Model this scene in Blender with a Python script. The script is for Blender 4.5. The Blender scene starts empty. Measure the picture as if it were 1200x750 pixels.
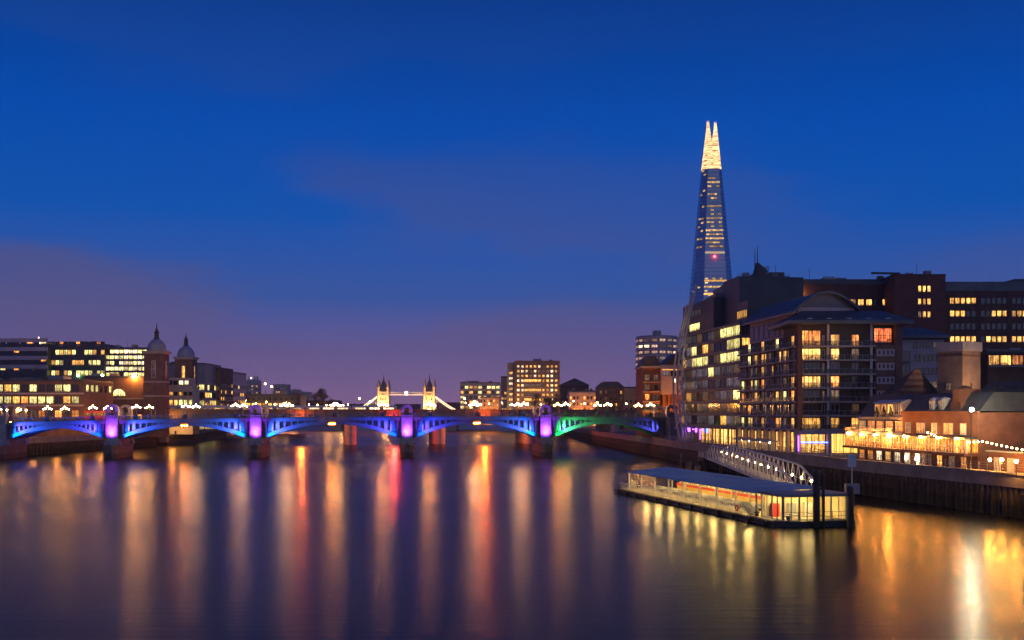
import bpy, math, random
from mathutils import Vector
S = bpy.context.scene
C = S.collection
rng = random.Random(11)
R = math.radians
F, H, YH = 1250.0, 14.0, 484.0            # focal length in photo pixels, eye height over the water, horizon row

def X(px, D): return (px - 600.0) * D / F
def Z(py, D): return H - (py - YH) * D / F

# ------------------------------------------------------------------ camera
cd = bpy.data.cameras.new('camera'); cam = bpy.data.objects.new('camera', cd); C.objects.link(cam)
cam.location = (0, 0, H); cam.rotation_euler = (R(90), 0, 0)
cd.sensor_width = 36; cd.lens = F / 1200 * 36; cd.shift_y = (YH - 375) / 1200
cd.clip_start = 0.5; cd.clip_end = 30000
S.camera = cam
# ------------------------------------------------------------------ dusk sky
W = bpy.data.worlds.new('World'); S.world = W; W.use_nodes = True
nt = W.node_tree; nt.nodes.clear()
def nd(t, tree=None, **kw):
    n = (tree or nt).nodes.new(t)
    for k, v in kw.items(): setattr(n, k, v)
    return n
def srgb(r, g, b):
    f = lambda c: (c / 255 / 12.92) if c / 255 <= .04045 else ((c / 255 + .055) / 1.055) ** 2.4
    return (f(r), f(g), f(b), 1)
def ramp(tree, stops, interp='LINEAR'):
    n = tree.nodes.new('ShaderNodeValToRGB'); cr = n.color_ramp; cr.interpolation = interp
    while len(cr.elements) < len(stops): cr.elements.new(0.5)
    for e, (p, c) in zip(cr.elements, stops): e.position = p; e.color = c
    return n
sky = nd('ShaderNodeTexSky', sky_type='NISHITA', sun_disc=False)
sky.sun_elevation = R(-4); sky.sun_rotation = R(200)
sky.air_density = 1.0; sky.dust_density = 1.5; sky.ozone_density = 4.0
bg1 = nd('ShaderNodeBackground'); bg1.inputs[1].default_value = 0.05
nt.links.new(sky.outputs[0], bg1.inputs[0])
tc = nd('ShaderNodeTexCoord'); sp = nd('ShaderNodeSeparateXYZ')
nt.links.new(tc.outputs['Generated'], sp.inputs[0])
mul = nd('ShaderNodeMath', operation='MULTIPLY'); mul.inputs[1].default_value = 2.0     # z 0..0.5 -> 0..1
nt.links.new(sp.outputs[2], mul.inputs[0])
rp = ramp(nt, [(0.0, srgb(138, 104, 140)), (0.085, srgb(116, 97, 146)), (0.21, srgb(54, 86, 156)), (0.36, srgb(6, 80, 168)), (0.52, srgb(0, 71, 164)), (0.72, srgb(0, 53, 132)), (1.0, srgb(0, 36, 98))])
nt.links.new(mul.outputs[0], rp.inputs[0])
# dusk cloud: long soft banks, mauve where the city lights them
mp = nd('ShaderNodeMapping'); mp.inputs['Scale'].default_value = (1.5, 1.5, 5.5); mp.inputs['Location'].default_value = (0.55, 0.3, 0.1); mp.inputs['Rotation'].default_value = (0, R(14), 0)
nt.links.new(tc.outputs['Generated'], mp.inputs[0])
nz = nd('ShaderNodeTexNoise'); nz.inputs['Scale'].default_value = 1.7; nz.inputs['Detail'].default_value = 5; nz.inputs['Roughness'].default_value = .45
nt.links.new(mp.outputs[0], nz.inputs[0])
cr = ramp(nt, [(0.43, (0, 0, 0, 1)), (0.58, (1, 1, 1, 1))], 'EASE'); nt.links.new(nz.outputs[0], cr.inputs[0])
band = ramp(nt, [(0.0, (.2, .2, .2, 1)), (0.12, (.75, .75, .75, 1)), (0.40, (.7, .7, .7, 1)), (0.60, (.3, .3, .3, 1)), (0.9, (.15, .15, .15, 1))]); nt.links.new(mul.outputs[0], band.inputs[0])
mm = nd('ShaderNodeMath', operation='MULTIPLY'); nt.links.new(cr.outputs[0], mm.inputs[0]); nt.links.new(band.outputs[0], mm.inputs[1])
# the northern side (x < 0) carries more cloud
side = nd('ShaderNodeMapRange'); side.inputs[1].default_value = -0.45; side.inputs[2].default_value = 0.4; side.inputs[3].default_value = 1.15; side.inputs[4].default_value = 0.3
nt.links.new(sp.outputs[0], side.inputs[0])
mm2 = nd('ShaderNodeMath', operation='MULTIPLY', use_clamp=True); nt.links.new(mm.outputs[0], mm2.inputs[0]); nt.links.new(side.outputs[0], mm2.inputs[1])
ccol = ramp(nt, [(0.0, srgb(122, 98, 132)), (0.25, srgb(82, 82, 128)), (0.5, srgb(40, 72, 140)), (1.0, srgb(4, 50, 120))]); nt.links.new(mul.outputs[0], ccol.inputs[0])
mx = nd('ShaderNodeMix', data_type='RGBA'); nt.links.new(mm2.outputs[0], mx.inputs[0]); nt.links.new(rp.outputs[0], mx.inputs[6]); nt.links.new(ccol.outputs[0], mx.inputs[7])
bg2 = nd('ShaderNodeBackground'); bg2.inputs[1].default_value = 1.17; nt.links.new(mx.outputs[2], bg2.inputs[0])
ad = nd('ShaderNodeAddShader'); nt.links.new(bg1.outputs[0], ad.inputs[0]); nt.links.new(bg2.outputs[0], ad.inputs[1])
wo = nd('ShaderNodeOutputWorld'); nt.links.new(ad.outputs[0], wo.inputs[0])
# the last western afterglow, behind the camera
sl = bpy.data.lights.new('afterglow', 'SUN'); sl.energy = 0.2; sl.angle = R(60); sl.color = (0.80, 0.88, 1.0)
so = bpy.data.objects.new('afterglow', sl); C.objects.link(so); so.rotation_euler = (R(72), 0, R(20))
S.view_settings.view_transform = 'Standard'; S.view_settings.look = 'None'; S.view_settings.exposure = 0; S.view_settings.gamma = 1
cy = S.cycles
cy.use_denoising = True
try: cy.denoiser = 'OPENIMAGEDENOISE'; cy.denoising_prefilter = 'ACCURATE'
except Exception: pass
cy.max_bounces = 6; cy.diffuse_bounces = 2; cy.glossy_bounces = 3; cy.transmission_bounces = 3; cy.transparent_max_bounces = 6
cy.sample_clamp_indirect = 4; cy.sample_clamp_direct = 0; cy.caustics_reflective = False; cy.caustics_refractive = False
cy.use_adaptive_sampling = True; cy.adaptive_threshold = 0.02

# ------------------------------------------------------------------ materials
MATS = {}
def mat(name, col, rough=.75, var=.3, scale=.35, metal=0, fine=None, spec=.5, bump=0):
    if name in MATS: return MATS[name]
    m = bpy.data.materials.new(name); m.use_nodes = True; t = m.node_tree; b = t.nodes['Principled BSDF']
    b.inputs['Roughness'].default_value = rough; b.inputs['Metallic'].default_value = metal
    b.inputs['Specular IOR Level'].default_value = spec
    co = t.nodes.new('ShaderNodeTexCoord')
    n1 = t.nodes.new('ShaderNodeTexNoise'); n1.inputs['Scale'].default_value = scale; n1.inputs['Detail'].default_value = 8; n1.inputs['Roughness'].default_value = .65
    t.links.new(co.outputs['Object'], n1.inputs[0])
    d = tuple(c * (1 - var) for c in col) + (1,); l = tuple(min(.9, c * (1 + var)) for c in col) + (1,)
    r = ramp(t, [(.3, d), (.7, l)]); t.links.new(n1.outputs[0], r.inputs[0])
    src = r.outputs[0]
    if fine:                                     # courses of masonry / cladding: (size z, amount)
        br = t.nodes.new('ShaderNodeTexWave'); br.bands_direction = 'Z'; br.inputs['Scale'].default_value = fine[0]; br.inputs['Distortion'].default_value = .3
        t.links.new(co.outputs['Object'], br.inputs[0])
        mxn = t.nodes.new('ShaderNodeMix'); mxn.data_type = 'RGBA'; mxn.blend_type = 'MULTIPLY'; mxn.inputs[0].default_value = fine[1]
        t.links.new(src, mxn.inputs[6]); t.links.new(br.outputs[0], mxn.inputs[7]); src = mxn.outputs[2]
    t.links.new(src, b.inputs['Base Color'])
    if bump:
        bp = t.nodes.new('ShaderNodeBump'); bp.inputs['Strength'].default_value = bump; bp.inputs['Distance'].default_value = .1
        t.links.new(n1.outputs[0], bp.inputs['Height']); t.links.new(bp.outputs[0], b.inputs['Normal'])
    MATS[name] = m; return m
def lit(name, col, s, col2=None, lo=.35, hi=1.5, nsc=(1.3, 1.3, .5), sample=False, rooms=True):
    """a lit room behind glass: brightness differs from window to window and across each one (curtains, furniture)"""
    if name in MATS: return MATS[name]
    m = bpy.data.materials.new(name); m.use_nodes = True; t = m.node_tree; t.nodes.clear()
    out = t.nodes.new('ShaderNodeOutputMaterial'); em = t.nodes.new('ShaderNodeEmission')
    gl = t.nodes.new('ShaderNodeBsdfGlossy'); gl.inputs['Roughness'].default_value = .1; gl.inputs[0].default_value = (.05, .05, .05, 1)
    ads = t.nodes.new('ShaderNodeAddShader'); t.links.new(em.outputs[0], ads.inputs[0]); t.links.new(gl.outputs[0], ads.inputs[1]); t.links.new(ads.outputs[0], out.inputs[0])
    oi = t.nodes.new('ShaderNodeObjectInfo'); co = t.nodes.new('ShaderNodeTexCoord')
    sc = t.nodes.new('ShaderNodeVectorMath'); sc.operation = 'SCALE'; sc.inputs[3].default_value = 57.0
    cb = t.nodes.new('ShaderNodeCombineXYZ')
    for k in range(3): t.links.new(oi.outputs['Random'], cb.inputs[k])
    t.links.new(cb.outputs[0], sc.inputs[0])
    av = t.nodes.new('ShaderNodeVectorMath'); av.operation = 'ADD'; t.links.new(co.outputs['Object'], av.inputs[0]); t.links.new(sc.outputs[0], av.inputs[1])
    mpn = t.nodes.new('ShaderNodeMapping'); mpn.inputs['Scale'].default_value = nsc; t.links.new(av.outputs[0], mpn.inputs[0])
    n = t.nodes.new('ShaderNodeTexNoise'); n.inputs['Scale'].default_value = 1.6; n.inputs['Detail'].default_value = 6; n.inputs['Roughness'].default_value = .7; t.links.new(mpn.outputs[0], n.inputs[0])
    mr = t.nodes.new('ShaderNodeMapRange'); mr.inputs[1].default_value = .3; mr.inputs[2].default_value = .68; mr.inputs[3].default_value = .12; mr.inputs[4].default_value = 1.45
    t.links.new(n.outputs[0], mr.inputs[0])
    sg = t.nodes.new('ShaderNodeSeparateXYZ'); t.links.new(co.outputs['Generated'], sg.inputs[0])
    mpc = t.nodes.new('ShaderNodeMapping'); mpc.inputs['Scale'].default_value = (3.2, 3.2, .12); t.links.new(av.outputs[0], mpc.inputs[0])
    nc_ = t.nodes.new('ShaderNodeTexNoise'); nc_.inputs['Scale'].default_value = 1.0; nc_.inputs['Detail'].default_value = 2; t.links.new(mpc.outputs[0], nc_.inputs[0])
    cu = t.nodes.new('ShaderNodeMapRange'); cu.inputs[1].default_value = .36; cu.inputs[2].default_value = .60; cu.inputs[3].default_value = .45; cu.inputs[4].default_value = 1.25; t.links.new(nc_.outputs[0], cu.inputs[0])
    nf_ = t.nodes.new('ShaderNodeTexNoise'); nf_.inputs['Scale'].default_value = 2.4; nf_.inputs['Detail'].default_value = 2; t.links.new(av.outputs[0], nf_.inputs[0])
    fz_ = t.nodes.new('ShaderNodeMath'); fz_.operation = 'MULTIPLY_ADD'; fz_.inputs[1].default_value = .75; t.links.new(sg.outputs[2], fz_.inputs[0]); t.links.new(nf_.outputs[0], fz_.inputs[2])
    fu = t.nodes.new('ShaderNodeMapRange'); fu.inputs[1].default_value = .58; fu.inputs[2].default_value = .70; fu.inputs[3].default_value = .25; fu.inputs[4].default_value = 1.0; t.links.new(fz_.outputs[0], fu.inputs[0])
    ma = t.nodes.new('ShaderNodeMath'); ma.operation = 'MULTIPLY'; t.links.new(cu.outputs[0], ma.inputs[0]); t.links.new(fu.outputs[0], ma.inputs[1])
    mb_ = t.nodes.new('ShaderNodeMath'); mb_.operation = 'MULTIPLY'; t.links.new(ma.outputs[0], mb_.inputs[0]); t.links.new(mr.outputs[0], mb_.inputs[1])
    m2 = t.nodes.new('ShaderNodeMapRange'); m2.inputs[3].default_value = lo * s; m2.inputs[4].default_value = hi * s; t.links.new(oi.outputs['Random'], m2.inputs[0])
    mu = t.nodes.new('ShaderNodeMath'); mu.operation = 'MULTIPLY'; t.links.new(mb_.outputs[0] if rooms else mr.outputs[0], mu.inputs[0]); t.links.new(m2.outputs[0], mu.inputs[1])
    t.links.new(mu.outputs[0], em.inputs[1])
    mc = t.nodes.new('ShaderNodeMix'); mc.data_type = 'RGBA'; mc.inputs[6].default_value = (*(col2 or col), 1); mc.inputs[7].default_value = (*col, 1)
    t.links.new(mr.outputs[0], mc.inputs[0]); t.links.new(mc.outputs[2], em.inputs[0])
    m.cycles.emission_sampling = 'AUTO' if sample else 'NONE'
    MATS[name] = m; return m
def clear(name, tint, amount):
    """see-through glazing: mostly clear, a little mirror"""
    m = bpy.data.materials.new(name); m.use_nodes = True; t = m.node_tree; t.nodes.clear()
    out = t.nodes.new('ShaderNodeOutputMaterial'); tr = t.nodes.new('ShaderNodeBsdfTransparent'); tr.inputs[0].default_value = (*[.5 + .5 * c for c in tint], 1)
    b = t.nodes.new('ShaderNodeBsdfPrincipled'); b.inputs['Base Color'].default_value = (*[c * .25 for c in tint], 1); b.inputs['Roughness'].default_value = .12
    mx_ = t.nodes.new('ShaderNodeMixShader'); mx_.inputs[0].default_value = 1 - amount; t.links.new(tr.outputs[0], mx_.inputs[1]); t.links.new(b.outputs[0], mx_.inputs[2]); t.links.new(mx_.outputs[0], out.inputs[0])
    MATS[name] = m; return m
def lamp(name, col, s):
    if name in MATS: return MATS[name]
    m = bpy.data.materials.new(name); m.use_nodes = True; t = m.node_tree; t.nodes.clear()
    out = t.nodes.new('ShaderNodeOutputMaterial'); em = t.nodes.new('ShaderNodeEmission'); em.inputs[0].default_value = (*col, 1); em.inputs[1].default_value = s
    t.links.new(em.outputs[0], out.inputs[0]); m.cycles.emission_sampling = 'FRONT'; MATS[name] = m; return m

BRICK = mat('red_brick', (.22, .085, .05), .85, .35, .5, fine=(2.2, .35))
BRICKD = mat('dark_brick', (.12, .055, .045), .85, .35, .4, fine=(1.6, .3))
BROWN = mat('brown_brick', (.19, .105, .075), .85, .35, .4, fine=(1.9, .3))
STOCK = mat('buff_brick', (.30, .20, .13), .85, .3, .4, fine=(2, .25))
STONE = mat('portland_stone', (.42, .38, .33), .8, .25, .3)
GRAN = mat('granite', (.34, .32, .31), .7, .3, .6, bump=.25)
WETST = mat('wet_granite', (.15, .125, .10), .6, .45, .5, bump=.3)
CONC = mat('concrete', (.26, .23, .21), .85, .35, .25, bump=.2)
CREAM = mat('cream_render', (.55, .46, .35), .8, .15, .2)
PINKW = mat('pale_render', (.46, .38, .40), .8, .15, .2)
DARKC = mat('dark_cladding', (.042, .058, .078), .5, .3, .2, fine=(1.0, .35))
SLATE = mat('slate_roof', (.06, .07, .085), .6, .35, .6, fine=(3, .4))
ZINC = mat('zinc_roof', (.085, .11, .13), .5, .3, .25, metal=.15, fine=(1.2, .2))
STEELD = mat('dark_steel', (.045, .05, .055), .5, .3, .8)
STEELW = mat('white_steel', (.62, .6, .58), .5, .15, .8)
STEELG = mat('grey_steel', (.25, .26, .28), .5, .2, .8)
BPAINT = mat('bridge_paint', (.13, .14, .16), .55, .2, .6)
GLASS = mat('dark_glass', (.025, .03, .04), .12, .4, .3, spec=.8)
GLASSB = mat('blue_glass', (.06, .09, .15), .14, .3, .08, spec=1.0, metal=.55)
FRAMEW = mat('white_frame', (.6, .57, .54), .6, .15, 1)
FRAMED = mat('dark_frame', (.05, .05, .055), .5, .3, 1)
TIMBER = mat('wet_timber', (.05, .04, .032), .8, .5, .7, bump=.4)
SHEET = mat('rusted_sheet_pile', (.075, .055, .04), .75, .6, .5, bump=.3)
THATCH = mat('thatch', (.13, .105, .075), .95, .4, 1.4, bump=.5)
PLASTER = mat('lime_plaster', (.20, .18, .165), .9, .2, .5)
def tide(m, z0, z1, col):
    """weed and wet mud left by the tide between two heights"""
    t = m.node_tree; b = t.nodes['Principled BSDF']; src = b.inputs['Base Color'].links[0].from_socket
    co = t.nodes.new('ShaderNodeTexCoord'); sp_ = t.nodes.new('ShaderNodeSeparateXYZ'); t.links.new(co.outputs['Object'], sp_.inputs[0])
    n = t.nodes.new('ShaderNodeTexNoise'); n.inputs['Scale'].default_value = .9; n.inputs['Detail'].default_value = 6; t.links.new(co.outputs['Object'], n.inputs[0])
    a = t.nodes.new('ShaderNodeMath'); a.operation = 'MULTIPLY_ADD'; a.inputs[1].default_value = 1.6; t.links.new(n.outputs[0], a.inputs[0]); t.links.new(sp_.outputs[2], a.inputs[2])
    r = t.nodes.new('ShaderNodeMapRange'); r.inputs[1].default_value = z0 + .8; r.inputs[2].default_value = z1 + .8; r.inputs[3].default_value = .85; r.inputs[4].default_value = 0; t.links.new(a.outputs[0], r.inputs[0])
    x = t.nodes.new('ShaderNodeMix'); x.data_type = 'RGBA'; x.inputs[7].default_value = (*col, 1); t.links.new(r.outputs[0], x.inputs[0]); t.links.new(src, x.inputs[6]); t.links.new(x.outputs[2], b.inputs['Base Color'])
tide(SHEET, 1.6, 2.3, (.028, .034, .016)); tide(WETST, 1.2, 2.0, (.03, .034, .018)); tide(TIMBER, 1.4, 2.2, (.022, .028, .014))
PAVE = mat('paving', (.17, .155, .14), .85, .3, .3)
HULL = mat('black_hull_paint', (.018, .019, .022), .4, .5, .6)
CANOPY = mat('blue_canopy_paint', (.34, .46, .54), .5, .18, .25)
REDP = mat('red_paint', (.55, .03, .015), .45, .2, .4)
LEAF = mat('evergreen_leaf', (.05, .06, .03), .7, .5, .7)
BARK = mat('bark', (.08, .06, .045), .9, .4, 2)
LEAD = mat('lead_dome', (.30, .33, .38), .5, .2, .5)

L_YEL = lit('lit_room_yellow', (1, .50, .11), 1.9, (.9, .26, .03))
L_YEL2 = lit('lit_room_bright', (1, .54, .13), 2.4, (1, .30, .04))
L_ORG = lit('lit_room_orange', (1, .36, .07), 2.2, (.9, .14, .03))
L_RED = lit('lit_room_red', (1, .22, .05), 2.2, (.8, .04, .02))
L_GRN = lit('lit_office_greenish', (.95, .82, .30), 2.2, (.8, .5, .1))
L_WHT = lit('lit_office_white', (1, .78, .46), 2.6, (.9, .55, .22))
L_ROSE = lit('lit_rosy_floor', (1, .62, .42), .75, (.6, .3, .26))
WBLIND = mat('white_blind', (.62, .60, .66), .6, .15, .8)
L_DIM = lit('dim_curtained_room', (.65, .38, .22), .28, (.2, .1, .08))
L_PINK = lit('blind_reflection_glow', (.42, .32, .38), .42, (.2, .16, .25))  # weak emission painted in for light that pale blinds reflect; no lit room
L_CONS = lit('lit_dining_room', (1, .36, .05), 2.0, (.8, .12, .012), .5, 1.3, (2.6, 2.6, .9), sample=True)
L_REST = lit('lit_restaurant', (1, .50, .12), 2.3, (1, .36, .07), sample=True)
L_CURT = lit('lit_tall_curtain', (1, .60, .13), 1.6, (1, .4, .05), .9, 1.1, (2.6, 2.6, .06), sample=True, rooms=False)
L_CABIN = lit('lit_waiting_room', (1, .70, .22), 4.5, (1, .5, .08), .8, 1.2, (1.2, 1.2, .7), sample=True)
G_WARM = lamp('lamp_globe_warm', (1, .42, .09), 520)
G_SOD = lamp('lamp_sodium', (1, .34, .04), 900)
G_WHITE = lamp('lamp_white', (1, .82, .50), 2000)
G_FAIRY = lamp('lamp_fairy', (1, .60, .2), 70)
G_RED = lamp('lamp_red', (1, .02, .02), 60)
G_DECK = lamp('lamp_deck', (1, .66, .28), 60)
N_BLUE = lamp('neon_blue', (.06, .12, 1), 9)
N_PURP = lamp('neon_purple', (.38, .08, 1), 7)
G_GREEN = lamp('lamp_green', (.35, 1, .25), 60)

# ------------------------------------------------------------------ mesh builder
class MB:
    def __init__(s): s.v = []; s.f = []; s.m = []
    def add(s, vs, fs, m=0):
        b = len(s.v); s.v += [tuple(v) for v in vs]; s.f += [tuple(b + i for i in f) for f in fs]; s.m += [m] * len(fs); return s
    def box(s, x0, x1, y0, y1, z0, z1, m=0):
        return s.add([(x0, y0, z0), (x1, y0, z0), (x1, y1, z0), (x0, y1, z0), (x0, y0, z1), (x1, y0, z1), (x1, y1, z1), (x0, y1, z1)],
                     [(0, 3, 2, 1), (4, 5, 6, 7), (0, 1, 5, 4), (1, 2, 6, 5), (2, 3, 7, 6), (3, 0, 4, 7)], m)
    def prism(s, pts, z0, z1, m=0):
        n = len(pts)
        return s.add([(x, y, z0) for x, y in pts] + [(x, y, z1) for x, y in pts],
                     [tuple(range(n - 1, -1, -1)), tuple(range(n, 2 * n))] + [(i, (i + 1) % n, n + (i + 1) % n, n + i) for i in range(n)], m)
    def extr(s, pts, y0, y1, m=0):                 # profile in x,z extruded along y
        n = len(pts)
        return s.add([(x, y0, z) for x, z in pts] + [(x, y1, z) for x, z in pts],
                     [tuple(range(n)), tuple(range(2 * n - 1, n - 1, -1))] + [(i, n + i, n + (i + 1) % n, (i + 1) % n) for i in range(n)], m)
    def extrx(s, pts, x0, x1, m=0):                # profile in y,z extruded along x
        n = len(pts)
        return s.add([(x0, y, z) for y, z in pts] + [(x1, y, z) for y, z in pts],
                     [tuple(range(n - 1, -1, -1)), tuple(range(n, 2 * n))] + [(i, (i + 1) % n, n + (i + 1) % n, n + i) for i in range(n)], m)
    def quad(s, a, b, c, d, m=0): return s.add([a, b, c, d], [(0, 1, 2, 3)], m)
    def tube(s, p, q, r, n=6, m=0, r2=None):
        p = Vector(p); q = Vector(q); d = (q - p).normalized(); a = d.orthogonal().normalized(); b = d.cross(a); r2 = r if r2 is None else r2
        c = [(math.cos(2 * math.pi * i / n), math.sin(2 * math.pi * i / n)) for i in range(n)]
        return s.add([p + a * (r * x) + b * (r * y) for x, y in c] + [q + a * (r2 * x) + b * (r2 * y) for x, y in c],
                     [(i, (i + 1) % n, n + (i + 1) % n, n + i) for i in range(n)] + [tuple(range(n - 1, -1, -1)), tuple(range(n, 2 * n))], m)
    def path(s, pts, r, n=6, m=0):
        for a, b in zip(pts, pts[1:]): s.tube(a, b, r, n, m)
        return s
    def lathe(s, prof, n=16, cx=0, cy=0, m=0, a0=0):
        vs = []; fs = []
        for r, z in prof:
            for i in range(n): vs.append((cx + r * math.cos(a0 + 2 * math.pi * i / n), cy + r * math.sin(a0 + 2 * math.pi * i / n), z))
        for k in range(len(prof) - 1):
            for i in range(n): j = (i + 1) % n; fs.append((k * n + i, k * n + j, (k + 1) * n + j, (k + 1) * n + i))
        fs.append(tuple(range(n - 1, -1, -1))); fs.append(tuple(range((len(prof) - 1) * n, len(prof) * n)))
        return s.add(vs, fs, m)
    def sphere(s, c, r, n=8, m=0, sz=1):
        k = max(4, n // 2 + 1)
        prof = [(max(.001, r * math.sin(math.pi * i / k)), c[2] - sz * r * math.cos(math.pi * i / k)) for i in range(k + 1)]
        return s.lathe(prof, n, c[0], c[1], m)
    def mesh(s, name, mats, smooth=False):
        me = bpy.data.meshes.new(name); me.from_pydata(s.v, [], s.f)
        for m in (mats if isinstance(mats, (list, tuple)) else [mats]): me.materials.append(m)
        me.polygons.foreach_set('material_index', s.m)
        if smooth: me.polygons.foreach_set('use_smooth', [True] * len(s.f))
        me.update(); return me
    def build(s, name, mats, parent=None, loc=(0, 0, 0), rz=0, smooth=False):
        return put(name, s.mesh(name, mats, smooth), parent, loc, rz)
def put(name, me, parent=None, loc=(0, 0, 0), rz=0):
    o = bpy.data.objects.new(name, me); C.objects.link(o); o.parent = parent; o.location = loc; o.rotation_euler = (0, 0, rz); return o
def tag(o, label, cat, group=None):
    o['label'] = label; o['category'] = cat
    if group: o['group'] = group
    return o
def thing(name, label, cat, loc=(0, 0, 0), rz=0, group=None):
    o = put(name, None, None, loc, rz); return tag(o, label, cat, group)
def struct(name, mb, m, kind='structure'):
    o = mb.build(name, m); o['kind'] = kind; return o
def light(parent, kind, loc, energy, col, target=None, size=.3, spot=80, blend=.6):
    l = bpy.data.lights.new('bulb', kind); l.energy = energy; l.color = col
    if kind == 'AREA': l.size = size
    else: l.shadow_soft_size = size
    o = bpy.data.objects.new('bulb', l); C.objects.link(o); o.parent = parent; o.location = loc
    if kind == 'SPOT': l.spot_size = R(spot); l.spot_blend = blend
    if target is not None: o.rotation_euler = (Vector(target) - Vector(loc)).to_track_quat('-Z', 'Y').to_euler()
    return o
ORD = 'first second third fourth fifth sixth seventh eighth ninth tenth eleventh twelfth thirteenth fourteenth fifteenth sixteenth seventeenth eighteenth nineteenth twentieth'.split()

WM = {}
def win(parent, x, y, z, rz, w, h, m, fm, nx=1, ny=1, name='window', fr=.09, dep=.14):
    k = (round(w, 2), round(h, 2), m.name, fm.name, nx, ny, fr, dep)
    if k not in WM:
        b = MB(); b.quad((-w / 2, -.05, 0), (w / 2, -.05, 0), (w / 2, -.05, h), (-w / 2, -.05, h), 0)
        for i in range(nx + 1):
            c = -w / 2 + w * i / nx; b.box(c - fr / 2, c + fr / 2, -dep + (0.02 if 0 < i < nx else 0), .02, 0, h, 1)
        for j in range(ny + 1):
            c = h * j / ny; b.box(-w / 2 - fr / 2, w / 2 + fr / 2, -dep - .013, .021, c - fr / 2, c + fr / 2, 1)
        WM[k] = b.mesh('window', [m, fm])
    return put(name, WM[k], parent, (x, y, z), rz)
def pick(choices):
    t = rng.random() * sum(p for p, _ in choices)
    for p, m in choices:
        t -= p
        if t <= 0: return m
    return choices[-1][1]
def grid(parent, ox, oy, oz, rz, nx, nz, px, pz, w, h, choices, fm=None, mx_=1, my_=1, skip=None, fr=.09, dep=.14):
    """nx by nz windows on a wall: the first one's centre stands px/2 along the wall from (ox, oy)"""
    fm = fm or FRAMED; cs, sn = math.cos(rz), math.sin(rz)
    for j in range(nz):
        for i in range(nx):
            if skip and skip(i, j): continue
            t = px * (i + .5)
            win(parent, ox + cs * t, oy + sn * t, oz + pz * j, rz, w, h, pick(choices), fm, mx_, my_, fr=fr, dep=dep)
def block(name, label, cat, x, y, rz, w, d, z0, h, wm, rm, par=.8, group=None, bandm=None, nb=0, pz=0, plant=None):
    """a plain building: wall, flat roof behind a parapet, optional projecting floor bands; front at local y=0"""
    t = thing(name, label, cat, (x, y, z0), rz, group)
    MB().box(0, w, 0, d, -.5, h).build('wall', wm, t)
    p = .35; b = MB()
    b.box(-.12, w + .12, -.12, p, h + .002, h + par); b.box(-.12, w + .12, d - p, d + .12, h + .002, h + par)
    b.box(-.12, p, p, d - p, h + .002, h + par - .01); b.box(w - p, w + .12, p, d - p, h + .002, h + par - .01); b.box(p, w - p, p, d - p, h + .002, h + .1)
    r = b.build('roof', rm, t)
    if bandm:
        for k in range(nb): MB().box(-.22, w + .22, -.22, d + .1, pz * (k + 1) - .35, pz * (k + 1) + .25).build('floor_band', bandm, t)
    rr_ = random.Random(name + label)
    if w > 8 and h > 9:
        n_ = 1 + int(w // 12)
        for k in range(n_):
            ax = w * (k + .15 + .5 * rr_.random()) / n_; ww = min(w * .12, 1.2 + 2.5 * rr_.random()); MB().box(ax, min(ax + ww, w - .5), 2.0, 2.0 + ww, h + .1, h + par + .4 + 1.1 * rr_.random()).build('plant_unit', (STEELG, CONC, STEELD)[k % 3], r)
        ax = w * rr_.uniform(.2, .8); MB().tube((ax, 2.5, h), (ax, 2.5, h + par + 2.2 + 2 * rr_.random()), .07, 5).build('aerial', STEELD, r)
    for (ax, bx, ay, by, hh) in (plant or []): MB().box(ax, bx, ay, by, h + .1, h + hh).build('plant_room', STEELG, r)
    return t
def camblock(name, label, cat, pl, pr, ytop, D, depth, wm, rm, z0=5.2, **kw):
    x = X(pl, D); w = X(pr, D) - x
    return block(name, label, cat, x, D, 0, w, depth, z0, Z(ytop, D) - z0, wm, rm, **kw), w, Z(ytop, D) - z0

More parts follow.
